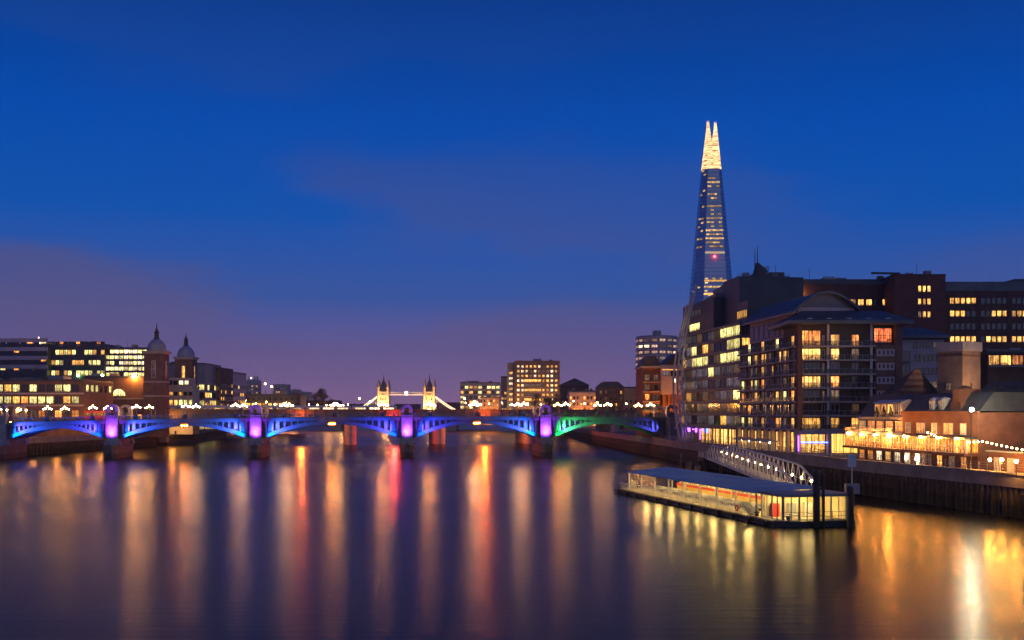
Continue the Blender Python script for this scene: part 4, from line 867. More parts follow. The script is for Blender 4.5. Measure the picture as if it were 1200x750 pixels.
MB().box(.5, w - 1, 1.2, 28, h + .1, zz(329.5)).build('metal_top_storey', ZINC, t); MB().box(xx(1196), xx(1240), 4, 20, zz(329.4), zz(325)).build('plant_room', STEELD, t)
for y, ch in ((356, [(4, L_YEL), (5, GLASS)]), (371, [(4, L_YEL), (5, GLASS)]), (386, [(1, L_DIM), (7, GLASS)]), (401, [(7, L_YEL2), (2, GLASS)]), (416, [(1, L_YEL), (5, GLASS)])):
    for q in range(5):
        m_ = None
        for r_ in range(5):
            if r_ == 0 or rng.random() < .4: m_ = pick(ch)
            win(t, 2 + q * 10.0 + r_ * 1.75, -.02, zz(y), 0, 1.35, 1.9, m_, FRAMED)
for q in range(6): MB().box(-.3 + q * 10.0, .5 + q * 10.0, -.25, .01, 0, h - .1).build('brick_pilaster', BRICKD, t)

# ------------------------------------------------------------------ glass office with diagonal bracing (riverside)
def frame2(a, b_): return math.atan2(b_[1] - a[1], b_[0] - a[0]), math.hypot(b_[0] - a[0], b_[1] - a[1])
A, B = (51.3, 326.0), (58.2, 274.5)
rz, L_ = frame2(A, B)
t = thing('braced_office', 'riverside glass office with curving white diagonal bracing up its facade', 'office building', (A[0], A[1], GZ), rz)
fz = 3.35; nf = 8; base = 5.2
MB().box(0, L_, .6, 24, -.5, base + nf * fz).build('core_wall', mat('office_core', (.08, .09, .10), .7, .3, .2), t)
for k in range(nf + 1): MB().box(-.3, L_ + .3, -.1, 24.1, base + k * fz - .35, base + k * fz + .25).build('floor_slab', mat('slab_edge', (.14, .15, .17), .7, .2, .3), t)
for k in range(nf):
    for i in range(10):
        pm = [(3, L_PINK), (2, L_DIM), (3, GLASS), (.8, L_GRN), (.3, L_YEL)]
        if k in (5, 7) and i in (8, 9, 7): pm = [(1, L_GRN)]
        if k == 6 and i in (8, 9): pm = [(1, L_GRN)]
        if k == 5 and i in (2, 3, 4): pm = [(1, L_GRN)]
        win(t, (i + .5) * L_ / 10, .58, base + k * fz + .3, 0, L_ / 10 - .25, fz - .75, pick(pm), FRAMED, 5, 1)
for k in range(nf):
    for i in range(5):
        win(t, L_ + .02, .6 + 2.2 + i * 4.4, base + k * fz + .3, R(90), 3.6, fz - .75, pick([(3, L_YEL2), (5, GLASS)]) if k > 4 else pick([(1, L_DIM), (6, GLASS)]), FRAMED, 4, 1)
TOPZ = base + nf * fz
MB().box(-.6, L_ * .55, 1.2, 22, TOPZ + .26, TOPZ + 9.2).build('upper_storey', DARKC, t)
MB().box(L_ * .55 + .01, L_ * .8, 4, 22, TOPZ + .26, TOPZ + 13.4).build('upper_storey', DARKC, t)
MB().box(L_ * .8 + .01, L_ - 1, 3, 22, TOPZ + .26, TOPZ + 6.0).build('upper_storey', DARKC, t)
win(t, L_ * .9, 2.98, TOPZ + 1.6, 0, 7.6, 2.1, L_YEL, FRAMED, 6, 1); win(t, L_ * .22, 1.18, TOPZ + 1.0, 0, 10, 2.2, L_GRN, FRAMED, 6, 1)
win(t, L_ * .25, 1.18, TOPZ + 5.2, 0, 9, 1.8, L_PINK, FRAMED, 3, 1)
for x0_, dz in ((1.0, 0), (5.5, 2.5), (10, 5)):
    pts = []
    for i in range(15):
        u = i / 14; z = .5 + u * (TOPZ + 8.5 + dz); pts.append((x0_ + 16 * max(0, u - .35) ** 1.7 + 3.5 * max(0, .3 - u), -.5 - 1.9 * math.sin(math.pi * min(1, u * 1.1)) ** .8, z))
    MB().path(pts, .34, 6).build('curved_brace', STEELW, t)
b = MB()
for i in range(6):
    z = 4 + i * 5; b.tube((1.2 + i * .9, -1.9, z), (10.5 + i * .8, -1.8, z + 5), .2, 5); b.tube((10.2 + i * .4, -1.9, z), (2.2 + i, -1.8, z + 5), .2, 5)
b.build('brace_lattice', STEELW, t)
for i in range(8):
    win(t, (i + .5) * L_ / 8, .57, .3, 0, L_ / 8 - .5, 4.2, pick([(3, L_REST), (1, L_YEL2)]) if i > 2 else L_DIM, FRAMED, 3, 2)
for i in range(9): MB().tube((i * L_ / 8, -.4, -.3), (i * L_ / 8, -.4, base - .36), .28, 10).build('round_column', CONC, t)
for i in range(5): MB().box(6 + i * 4.2, 9.2 + i * 4.2, .30, .45, 3.9 if i % 2 else 3.2, 4.15 if i % 2 else 4.4).build('neon_tube', N_PURP if i != 4 else N_BLUE, t)
for i in range(2): MB().box(10 + i * 9, 10.25 + i * 9, .25, .4, 1.2, 4.2).build('neon_tube', N_PURP, t)

# ------------------------------------------------------------------ riverside apartment block
t = thing('apartment_block', 'large riverside apartment block with stacked balconies and shallow blue-grey roof', 'apartment building', (61.8, 230, GZ))
FW = 22.6; ZB = 5.3; PF = 3.0; NF = 7; ZR = 27.9
LW = 38.0; rz = R(-82.9); lx, ly = -math.cos(rz) * LW, -math.sin(rz) * LW        # far end of the river wing
SL = mat('balcony_slab', (.36, .33, .34), .75, .2, .4); RAIL = clear('balcony_glass', (.55, .6, .62), .82)
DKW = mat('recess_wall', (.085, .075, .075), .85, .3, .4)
# right wing: recessed wall, brick piers, slabs, balconies
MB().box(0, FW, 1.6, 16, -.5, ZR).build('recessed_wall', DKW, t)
for x0_, x1_ in ((-.25, .75), (20.9, 22.3)): MB().box(x0_, x1_, -.3, 1.58, ZB, ZR).build('brick_pier', BROWN, t)
MB().box(16.55, 20.9, -.1, 1.59, ZB, ZR - 4.4).build('stair_wall', BROWN, t)
for k in range(6):
    z = ZB + k * PF + .75
    MB().box(16.8, 20.65, -.16, -.101, z, z + 1.55).build('white_panel', PINKW, t)
    for i in range(4): win(t, 17.4 + i * .9, -.165, z + .45, 0, .28, .75, GLASS, FRAMED, fr=.05, dep=.05)
win(t, 18.7, 1.58, ZR - 3.8, 0, 3.8, 3.1, L_RED, FRAMED, 4, 2)
for x_ in (6.3, 15.6): MB().box(x_ - .22, x_ + .22, -.4, .05, ZB, ZR).build('white_post', FRAMEW, t)
for k in range(NF + 1):
    z = ZB + k * PF if k < NF else ZR - .2
    if k == NF: continue
    MB().box(.76, 16.5, -.55, 1.59, z - .28, z + .05).build('balcony_slab', SL, t)
    r = MB(); r.box(.8, 16.4, -.5, -.44, z + .12, z + 1.0); rl = r.build('balcony_balustrade', RAIL, t)
    b = MB(); b.box(.78, 16.45, -.52, -.42, z + 1.0, z + 1.07)
    for i in range(13): b.box(.8 + i * 1.28, .86 + i * 1.28, -.53, -.41, z + .05, z + 1.0)
    b.build('handrail', STEELG, rl)
WMAT = {6: (L_ORG, L_YEL, L_ORG), 5: (L_YEL2, L_YEL2, L_DIM), 4: (GLASS, GLASS, GLASS), 3: (L_YEL2, L_ORG, GLASS), 2: (GLASS, L_DIM, GLASS), 1: (GLASS, GLASS, L_DIM), 0: (L_YEL, L_YEL, L_YEL)}
for k in range(NF):
    z = ZB + k * PF + .1; a, b_, c_ = WMAT[k]; hh = 2.35 if k < 6 else 3.3
    win(t, 2.95, 1.58, z, 0, 4.3, hh, a, FRAMED, 5, 1); win(t, 8.3, 1.58, z, 0, 1.8, min(hh, 2.4), b_, FRAMEW, 2, 1); win(t, 12.7, 1.58, z, 0, 1.6, min(hh, 2.4), c_, FRAMED, 2, 1); win(t, 5.75, 1.58, z, 0, .5, 2.2, pick([(1, L_DIM), (1, GLASS)]), FRAMEW)
# river wing
fr_ = lambda nm, mb, mtl, par=None: mb.build(nm, mtl, par or t, (lx, ly, 0), rz)
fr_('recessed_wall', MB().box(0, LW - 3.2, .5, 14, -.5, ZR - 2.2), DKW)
nb = 8; bwid = (LW - 1) / nb
for i in range(nb + 1):
    fr_('brick_pier', MB().box(i * bwid - .3, i * bwid + .3, .1, .49, ZB, ZR - 2.2 - (0 if i % 2 else .8)), BROWN if i % 2 else STONE)
cs, sn = math.cos(rz), math.sin(rz)
def rw(x, y): return (lx + cs * x - sn * y, ly + sn * x + cs * y)
for k in range(NF):
    z = ZB + k * PF
    fr_('balcony_slab', MB().box(-.3, LW - .9, -.6, .49, z - .28, z + .05), SL)
    for i in range(nb):
        r = fr_('balcony_balustrade', MB().box(i * bwid + .35, (i + 1) * bwid - .35, -.52, -.46, z + .14, z + .95), RAIL)
        b = MB(); b.box(i * bwid + .33, (i + 1) * bwid - .33, -.55, -.43, z + .95, z + 1.03)
        for q in range(5): b.box(i * bwid + .38 + q * (bwid - .8) / 4, i * bwid + .44 + q * (bwid - .8) / 4, -.54, -.44, z + .05, z + .95)
        b.build('handrail', STEELG, t, (lx, ly, 0), rz)
        if k == NF - 1 and i % 2 == 0: continue
        x_, y_ = rw((i + .32) * bwid, .48); win(t, x_, y_, z + .1, rz, 1.7, 2.3, pick([(3, L_YEL), (2, L_ORG), (3, L_DIM), (5, GLASS), (1.5, L_GRN)]), FRAMEW, 2, 1)
        x_, y_ = rw((i + .74) * bwid, .48)
        if k < 6: win(t, x_, y_, z + .1, rz, 1.3, 2.3, pick([(2.5, L_YEL), (3, L_DIM), (5, GLASS)]), FRAMED, 1, 1)
# arcade and ground floor
for i in range(nb + 1):
    x_ = i * bwid; fr_('arcade_column', MB().box(x_ - .45, x_ + .45, -.5, .3, -.3, ZB - .3), CREAM)
for i in range(nb):
    x_, y_ = rw((i + .5) * bwid, .48); win(t, x_, y_, .2, rz, bwid - 1.2, 4.4, pick([(3, L_REST), (1, L_YEL)]), FRAMED, 4, 2)
MB().box(-.2, FW, -.5, 1.58, ZB - 1.0, ZB - .3).build('ground_floor_beam', SL, t)
for x_ in (0, 6.6, 13.6, 20): MB().box(x_ - .35, x_ + .35, -.45, 1.2, -.3, ZB - 1.0).build('ground_floor_pier', CREAM, t)
win(t, 3.3, 1.55, .1, 0, 5.6, 4.1, L_REST, FRAMED, 4, 2); win(t, 10.1, 1.55, .1, 0, 6.2, 4.2, L_CURT, FRAMED, 4, 1); win(t, 17, 1.55, .1, 0, 5.4, 4, L_REST, FRAMED, 4, 2)
MB().box(.4, 6.1, -.75, -.55, 2.35, 2.6).build('neon_tube', N_BLUE, t); MB().box(-.3, -.1, -.75, -.55, .6, 3.9).build('neon_tube', N_PURP, t)
# roofs
rf = MB(); rf.box(-2.6, FW + 1.6, -2.2, 17, ZR, ZR + .75); rf.add([(-2.6, -2.2, ZR + .76), (FW + 1.6, -2.2, ZR + .76), (FW + 1.6, 17, ZR + .76), (-2.6, 17, ZR + .76), (2, 5, ZR + 3.4), (FW - 3, 5, ZR + 3.4), (FW - 3, 11, ZR + 3.4), (2, 11, ZR + 3.4)], [(0, 1, 5, 4), (1, 2, 6, 5), (2, 3, 7, 6), (3, 0, 4, 7), (4, 5, 6, 7)])
rfo = rf.build('eaves_roof', ZINC, t)
for i in range(5): MB().box(1.6 + i * 4.2, 2.7 + i * 4.2, -1.2, -.1, ZR + .8, ZR + 1.3).build('skylight', STEELW, rfo)
# penthouse with curved roof on the river wing
ph = MB(); ph.box(3, LW - 5, 1.6, 13, ZR - 2.19, ZR + 2.9); fr_('penthouse_wall', ph, PINKW)
for i in range(9):
    x_, y_ = rw(4.8 + i * 3.4, 1.58); win(t, x_, y_, ZR - 1.4, rz, 2.4, 3.4, pick([(3, WBLIND), (1, GLASS)]), FRAMED, 3, 1)
b = MB(); n = 14; pr = []
for i in range(n + 1): u = i / n; pr.append((.2 + u * 15.4, ZR + 2.2 + 5.6 * math.sin(math.pi * (.06 + .84 * u))))
b.extrx(pr + [(y, z - .6) for y, z in reversed(pr)], 1.5, LW - 3.4); fr_('curved_roof', b, ZINC)
b = MB(); b.extrx([(1.7, ZR + 2.92)] + [(y, z - .62) for y, z in pr if y > 1.6] + [(15.6, ZR + 2.92)], LW - 6, LW - 5.01); fr_('curved_gable', b, mat('gable_glass', (.10, .10, .12), .3, .2, .3))
fr_('gable_band', MB().box(LW - 5.0, LW - 4.9, 1.7, 15, ZR + 1.2, ZR + 4.2), PINKW)
# pale third section with its own roof
t, w, h = camblock('apartment_block', 'pale pinkish flats with dark blue shallow roof between the balconied block and the square tower', 'apartment building', 1052, 1106, 398, 249, 14, PINKW, SLATE, par=.3)
zz = lambda y: Z(y, 249) - GZ; xx = lambda p: X(p, 249) - X(1052, 249)
r = MB(); r.add([(-1, -1.6, h + .31), (w + 1, -1.6, h + .31), (w + 1, 15, h + .31), (-1, 15, h + .31), (-1, -1.6, h + .9), (w + 1, -1.6, h + .9), (w + 1, 15, h + .9), (-1, 15, h + .9), (1, 5, h + 3.2), (w - 3, 5, h + 3.2), (w - 3, 10, h + 3.2), (1, 10, h + 3.2)], [(0, 3, 2, 1), (0, 1, 5, 4), (1, 2, 6, 5), (2, 3, 7, 6), (3, 0, 4, 7), (4, 5, 9, 8), (5, 6, 10, 9), (6, 7, 11, 10), (7, 4, 8, 11), (8, 9, 10, 11)]).build('shallow_roof', ZINC, t)
for k in range(4):
    z = zz(423) - k * 3.15
    win(t, 1.9, -.02, z, 0, 1.8, 2.2, GLASS, FRAMED, 2, 1); win(t, 6.6, -.02, z, 0, 5.0, 1.5, pick([(3, GLASS), (1, L_DIM)]), FRAMED, 5, 1)
    MB().box(.8, 3.0, -1.1, -.03, z - .3, z - .1).build('balcony', STEELG, t)
grid(t, 3.4, 0, h - 1.9, 0, 3, 1, 2.2, 1, 1.6, 1.3, [(3, GLASS), (1, L_DIM)], FRAMED, 2, 1)
# striped brick gable with dark roof
D = 214; x0 = X(1052, D)
t = thing('gabled_house', 'brick gabled house with pale stripes and a dark roof behind the restaurant', 'house', (x0, D, GZ))
w = X(1098, D) - x0; zb = Z(462, D) - GZ; zp = Z(433, D) - GZ
MB().box(0, w, 0, 10, -.5, zb).build('wall', BRICK, t)
g = MB(); n = 8
for i in range(n):
    u0, u1 = i / n, (i + 1) / n; g.extr([(w * .42 * u0, zb + (zp - zb) * u0), (w * .75 - w * .18 * u0, zb + (zp - zb) * u0), (w * .75 - w * .18 * u1, zb + (zp - zb) * u1), (w * .42 * u1, zb + (zp - zb) * u1)], 0, .4, i % 2)
g.build('striped_gable', [BRICK, STOCK], t)
r = MB(); r.add([(w * .42, .41, zp), (w * .57, .41, zp), (w * .75, .41, zb), (w * 1.1, .41, zb), (w * 1.05, 10, zb), (w * .8, 9, zp), (0, .41, zb), (0, 10, zb)], [(0, 1, 5), (1, 2, 3), (1, 3, 4, 5), (0, 5, 4, 7), (0, 7, 6)]).build('roof', SLATE, t)
# ------------------------------------------------------------------ square brick tower behind the restaurant
D = 206
t = thing('brick_tower', 'square buff brick tower with a pale capping rising behind the restaurant', 'tower', (X(1128, D), D, GZ), R(32))
a = 5.6; hh = Z(411, D) - GZ
MB().box(0, a, 0, a, -.5, hh).build('shaft', STOCK, t); MB().box(-.25, a + .25, -.25, a + .25, hh, Z(400, D) - GZ).build('parapet_cap', STONE, t)
MB().box(-.08, a + .08, -.08, a + .08, hh - 1.0, hh - .8).build('string_course', BRICK, t)
win(t, 2.6, -.02, Z(472, D) - GZ, 0, .5, 3.8, GLASS, STOCK, fr=.2); win(t, -.02, 3.0, Z(457, D) - GZ, R(-90), 1.1, 1.4, L_DIM, FRAMED, 2, 2)
MB().box(-1.6, -1.2, -7.2, -6.8, 9.0, 12.2).build('floodlight', STEELD, t); light(t, 'SPOT', (-1.4, -7.0, 12.4), 5200, (1, .58, .32), (2.4, .5, 18), .3, 85, .8)  # added spot with a housing, put in only to warm the brick shaft
# ------------------------------------------------------------------ the restaurant
A, B = (66.0, 205.0), (71.2, 163.0); rz, PL = frame2(A, B)
t = thing('restaurant', 'red brick riverside restaurant with glowing glazed dining rooms, dormers and dark roof', 'restaurant', (A[0], A[1], GZ), rz)
S1 = 18.5
MB().box(S1, PL, 0, 12, -.5, 8.9).build('brick_wall', BRICK, t); MB().box(0, S1 - .01, .6, 12, -.5, 7.9).build('brick_wall', BRICK, t)
# ground floor: doors and windows
for i in range(6): win(t, S1 + 2 + i * 3.6, -.02, .15, 0, 1.5, 1.75, (L_WHT, L_WHT, GLASS, L_ORG, L_DIM, L_ORG)[i], FRAMEW, 2, 2)
for i in range(5): win(t, 1.8 + i * 3.5, .58, .15, 0, 2.0, 1.7, (L_CONS, L_CONS, L_WHT, L_YEL2, L_WHT)[i], FRAMEW, 3, 2)
# first floor: projecting glazed dining room
MB().box(-.5, PL + .4, -2.4, -.02, 2.2, 2.6).build('terrace_slab', BRICK, t)
MB().box(-.5, PL + .4, -2.2, -.02, 4.75, 5.0).build('canopy_roof', ZINC, t)
nw = 14
for i in range(nw): win(t, (i + .5) * PL / nw, -1.9, 2.6, 0, PL / nw - .35, 2.15, L_CONS, FRAMEW, 3, 2)
for i in range(nw + 1): MB().box(i * PL / nw - .14, i * PL / nw + .14, -2.05, -1.75, 2.6, 4.76).build('white_post', FRAMEW, t)
for s_ in (-.02, PL + .02): MB().box(s_ - .05, s_ + .05, -1.9, -.02, 2.6, 4.75).build('side_glazing', L_CONS, t)
# upper floor windows, left balcony
for i in range(5): win(t, S1 + 2.2 + i * 4.4, -.02, 5.4, 0, 2.6 if i % 2 else 1.5, 1.75, (L_DIM, L_CONS, L_CONS, L_CONS, L_YEL2)[i], FRAMEW, 3, 2)
MB().box(-.3, S1 - .2, -1.9, .59, 5.02, 5.35).build('balcony_slab', FRAMEW, t)
b = MB(); b.box(-.3, S1 - .2, -1.9, -1.8, 6.0, 6.1)
for i in range(38): b.box(-.3 + i * .49, -.22 + i * .49, -1.88, -1.82, 5.35, 6.0)
b.build('balcony_railing', FRAMEW, t)
for i in range(5): win(t, 2 + i * 3.6, .58, 5.45, 0, 2.7, 1.9, L_CONS if i != 0 else L_YEL, FRAMEW, 4, 2)
MB().box(S1 - .1, PL + .2, -.25, .2, 8.6, 9.1).build('brick_parapet', BRICK, t); MB().box(-.2, S1 - .12, .35, .8, 7.6, 8.1).build('brick_parapet', STONE, t)
r = MB(); r.extrx([(.3, 9.1), (11.8, 9.1), (9.5, 12.0), (2.6, 12.0)], S1, PL); mr_ = r.build('mansard_roof', SLATE, t)
r = MB(); r.extrx([(.9, 8.1), (11.8, 8.1), (9, 12.3), (3.6, 12.3)], -.2, S1 - .05); mr2 = r.build('mansard_roof', SLATE, t)
for x_ in (S1 + 9.2, S1 + 12.2):
    b = MB(); b.box(x_ - .75, x_ + .75, .5, 2.2, 9.2, 10.9); b.lathe([(1.0, 10.9), (.8, 11.25), (.2, 11.45)], 12, x_, 1.2); d_ = b.build('dormer', FRAMEW, mr_); win(d_, x_, .48, 9.4, 0, 1.1, 1.4, L_DIM, FRAMEW, 2, 2)
b = MB(); b.box(S1 + 15.2, S1 + 18.2, .45, 4, 9.1, 10.6); b.box(S1 + 15.8, S1 + 17.6, .45, 4, 10.6, 12.6); b.lathe([(1.1, 12.6), (.9, 12.9), (.2, 13.2)], 12, S1 + 16.7, 2); b.build('gable_chimney', BRICK, t)
b = MB(); b.box(6.5, 17.0, .7, 3.4, 8.15, 10.7); b.extrx([(.3, 10.7), (3.6, 10.7), (2.0, 11.2)], 6.2, 17.3); d_ = b.build('wide_dormer', FRAMEW, mr2)
for i in range(4): win(d_, 7.9 + i * 2.55, .68, 8.5, 0, 2.0, 1.9, (L_YEL, L_ORG, L_YEL, L_DIM)[i], FRAMEW, 3, 1)
for i in range(8):
    x_ = 2 + i * (PL - 4) / 7; wb = MB().tube((x_, -2.0, 5.1), (x_, -2.35, 5.1), .05).build('wall_lamp', STEELD, t); MB().sphere((x_, -2.45, 4.85), .16 if i != 3 else .3, 8).build('globe', lamp('lamp_restaurant', (1, .36, .05), 1100), wb)
# potted trees on the wide dormer's ledge
for i in range(3):
    p = Vector((A[0], A[1])) + Vector((math.cos(rz), math.sin(rz))) * (8.6 + i * 2.7) - Vector((-math.sin(rz), math.cos(rz))) * (-.15)
    pt = thing('potted_tree', f'small clipped cone tree on the restaurant ledge, {("nearest the apartment balconies", "middle of the three", "nearest the dormers")[i]}', 'potted tree', (p.x, p.y, GZ + 8.1), 0, 'cone trees on the restaurant ledge')
    MB().lathe([(.22, 0), (.3, .4)], 10).build('pot', STEELD, pt); b = MB(); r2 = random.Random(i)
    for q in range(260):
        z = .4 + r2.random() * 1.5; rr = (1.95 - z) * .36; aa = r2.random() * 6.28; rr *= .5 + .5 * r2.random(); c = Vector((rr * math.cos(aa), rr * math.sin(aa), z)); d = Vector((r2.uniform(-1, 1), r2.uniform(-1, 1), r2.uniform(-1, 1))) * .1; e = Vector((r2.uniform(-1, 1), r2.uniform(-1, 1), r2.uniform(-1, 1))) * .1
        b.add([c - d, c + e, c + d, c - e], [(0, 1, 2, 3)])
    b.build('crown', LEAF, pt)
# white floodlight on the corner
fl = thing('flood_lamp', 'very bright white floodlight on a bracket at the end of the restaurant roof', 'floodlight', (X(1138, 158), 158, GZ))
zf = Z(480, 158) - GZ
MB().tube((0, 0, 0), (0, 0, zf - .4), .11, 8).build('pole', STEELD, fl); MB().box(-.3, .3, -.5, .1, zf - .55, zf - .3).build('lamp_housing', STEELD, fl)
MB().sphere((0, -.2, zf), .28, 12).build('globe', G_WHITE, fl)
# thatched round playhouse
D = 176; cxx = X(1160, D) + 17.5
t = thing('thatched_playhouse', 'round timber playhouse with a steep thatched roof behind a brick wall', 'theatre', (cxx, D + 8, GZ))
MB().lathe([(16.6, -.5), (16.6, 8.4)], 20).build('plaster_wall', PLASTER, t)
b = MB()
for i in range(20):
    a_ = 2 * math.pi * i / 20; b.box(-.14, .14, -.14, .14, 0, .01) if False else b.tube((16.65 * math.cos(a_), 16.65 * math.sin(a_), 0), (16.65 * math.cos(a_), 16.65 * math.sin(a_), 8.4), .17, 5)
b.lathe([(16.7, 4.0), (16.75, 4.02), (16.75, 4.3), (16.7, 4.32)], 20); b.build('timber_frame', TIMBER, t)
MB().lathe([(17.9, 7.9), (17.9, 8.5), (16, 10.6), (13.2, 13.9), (12.9, 14.1), (12.5, 13.9), (10.2, 10.4), (10.2, 8.0)], 40).build('thatched_roof', THATCH, t, smooth=True)
for a_ in (208, 228): win(t, 16.75 * math.cos(R(a_)), 16.75 * math.sin(R(a_)), 5.0, R(a_ + 90), 1.2, 1.3, L_CONS, TIMBER, 2, 1)
# riverside lit brick wall, gate and string lights in front of the playhouse
A2, B2 = (71.4, 160.5), (79.5, 122.0); rz2, QL = frame2(A2, B2)
t = thing('boundary_wall', 'amber-lit brick boundary wall with white doors in front of the playhouse', 'wall', (A2[0], A2[1], GZ), rz2)
MB().box(0, QL, 0, .5, -.5, 3.0).build('brickwork', BRICK, t); MB().box(-.1, QL, -.1, .6, 3.0, 3.2).build('coping', STONE, t)
for x_ in (2.6, 5.6, 12): win(t, x_, -.02, 0.0, 0, 1.3, 2.2, FRAMEW, FRAMEW, 2, 3, name='door')
t = thing('string_lights', 'swagged string of warm bulbs from the restaurant along the boundary wall', 'string lights', (0, 0, 0))
pts = []
P0 = Vector((68.6, 176, 10.9)); P1 = Vector((69.9, 158.5, 9.9)); P2 = Vector((76.5, 126, 8.9))
for a_, b_, n, sag in ((P0, P1, 14, .7), (P1, P2, 30, .9)):
    for i in range(n): u = i / n; p = a_.lerp(b_, u); p.z -= sag * math.sin(math.pi * u); pts.append(p)
MB().path([tuple(p) for p in pts], .025, 4).build('cable', STEELD, t)
bm = MB().sphere((0, 0, 0), .13, 8).mesh('bulb', G_FAIRY)
for p in pts: put('bulb', bm, t, (p.x, p.y, p.z - .12))
for i, p in enumerate((P0, P1, P2)):
    q = thing('light_pole', f'slim dark pole holding the string lights, {("by the restaurant wall", "at the corner by the white doors", "at the end beyond the brick wall")[i]}', 'pole', (p.x, p.y, GZ)); MB().tube((0, 0, 0), (0, 0, p.z - GZ + .1), .07, 6).build('pole', STEELD, q); MB().box(-.15, .15, -.15, .15, 0, .25).build('base', STEELD, q)
for i, (px, py, D) in enumerate(((1160, 540, 152), (1174, 540, 147), (1191, 542, 141))):
    q = thing('promenade_lamp', f'low amber globe lamp on the promenade, {ORD[i]} from the restaurant', 'street lamp', (X(px, D), D, GZ), 0, 'globe lamps on the promenade'); z = Z(py, D) - GZ
    MB().tube((0, 0, 0), (0, 0, z), .07, 8).build('post', STEELD, q); MB().sphere((0, 0, z + .15), .2, 10).build('globe', lamp('lamp_promenade', (1, .40, .06), 1300), q)
for i, (px, py, D) in enumerate(((1062, 545, 185), (1073, 546, 181))):
    q = thing('ground_light', f'white bollard light below the restaurant windows, {("nearer the apartments", "nearer the floodlight")[i]}', 'bollard light', (X(px, D), D, GZ), 0); 
    MB().tube((0, 0, 0), (0, 0, .85), .1, 8).build('bollard', STEELD, q); MB().sphere((0, 0, 1.0), .17, 8).build('globe', lamp('lamp_bollard', (1, .8, .45), 420), q)
# low glazed office behind the playhouse
t, w, h = camblock('office_building', 'low office with a glowing glazed top floor beside the square brick tower', 'office building', 1157, 1260, 414, 262, 20, BRICKD, ZINC, par=.4)
xx = lambda p: X(p, 262) - X(1157, 262)
MB().box(-.6, w, -1.2, 20, h + .4, h + .8).build('roof_overhang', ZINC, t)
for i in range(7): win(t, 1.6 + i * 2.9, -.02, h - 2.9, 0, 2.6, 2.4, (L_YEL, L_YEL2, L_ORG, L_ORG, L_YEL, L_ORG, L_YEL)[i], FRAMED, 3, 1)
MB().box(.2, w, -1.6, -.03, h - 3.4, h - 3.1).build('balcony', STEELG, t); grid(t, 0, 0, h - 8.5, 0, 6, 1, 3.4, 1, 1.5, 1.6, [(1, L_DIM), (2, GLASS)], FRAMED)

# ------------------------------------------------------------------ promenade furniture: parasols, railing, planters
for i, (px, D) in enumerate(((838, 262), (846, 254), (858, 247), (868, 240))):
    q = thing('parasol', f'pale square terrace parasol by the river wall, {ORD[i]} from the braced glass office', 'parasol', (X(px, D) + 6.5, D, GZ), .3, 'parasols on the terrace')
    MB().tube((0, 0, 0), (0, 0, 2.9), .05, 6).build('pole', STEELW, q); MB().box(-.4, .4, -.4, .4, 0, .12).build('base', STEELD, q)
    MB().add([(-2, -2, 2.3), (2, -2, 2.3), (2, 2, 2.3), (-2, 2, 2.3), (0, 0, 3.1), (0, 0, 2.95)], [(0, 1, 4), (1, 2, 4), (2, 3, 4), (3, 0, 4), (1, 0, 5), (2, 1, 5), (3, 2, 5), (0, 3, 5)]).build('canopy', CREAM, q)
    MB().sphere((0, 0, 2.2), .14, 8).build('lantern', lamp('lamp_parasol', (1, .72, .4), 220), q)
def railing(name, label, pts, z):
    q = thing(name, label, 'railing'); b = MB()
    for p, r_ in zip(pts, pts[1:]):
        L__ = math.hypot(r_[0] - p[0], r_[1] - p[1]); n = int(L__ / 2)
        for k in range(n): u = k / n; b.tube((p[0] + (r_[0] - p[0]) * u, p[1] + (r_[1] - p[1]) * u, z), (p[0] + (r_[0] - p[0]) * u, p[1] + (r_[1] - p[1]) * u, z + 1.1), .045, 5)
        for hh_ in (.4, .75, 1.1): b.tube((p[0], p[1], z + hh_), (r_[0], r_[1], z + hh_), .03, 5)
    b.build('rail_frame', STEELG, q); return q
railing('promenade_railing', 'grey steel railing on the river wall below the apartment block', [(59.9, 186), (54.9, 228), (50.4, 270), (46.9, 328)], 5.95)
railing('promenade_railing', 'grey steel railing on the river wall in front of the restaurant', [(84.4, 80), (68.4, 142), (59.95, 185.8)], 5.95)

# ------------------------------------------------------------------ floating pier
A = (18.3, 188.0); B = (32.0, 131.0); rz, PLn = frame2(A, B); PWd = 10.5
t = thing('floating_pier', 'floating river pier with long blue canopy roof, lit waiting area and railings', 'river pier', (A[0], A[1], 0), rz)
b = MB(); b.prism([(0, 0), (PLn, 0), (PLn + 1.5, PWd * .3), (PLn + 1.5, PWd), (0, PWd), (-1.2, PWd * .6), (-1.2, PWd * .3)], -1, .75); b.build('hull', HULL, t)
b = MB(); b.box(-.6, PLn + .3, -.18, -.001, .45, .72); b.box(-.6, PLn + .3, -.14, -.002, 0.0, .18); b.build('rubbing_strake', STEELD, t)
MB().box(.1, PLn - .1, .1, PWd - .1, .752, .80).build('deck', mat('deck_paint', (.26, .22, .16), .7, .3, .5), t)
for i in range(13):
    x_ = 2 + i * 4.6; MB().lathe([(.28, -.2), (.45, -.12), (.45, .12), (.28, .2)], 12).build('tyre_fender', HULL, t, (x_, -.32, .35)).rotation_euler = (R(90), 0, 0)
RZ0, RZ1 = 3.75, 4.25
b = MB(); x0_, x1_ = 1.2, PLn - 5.2
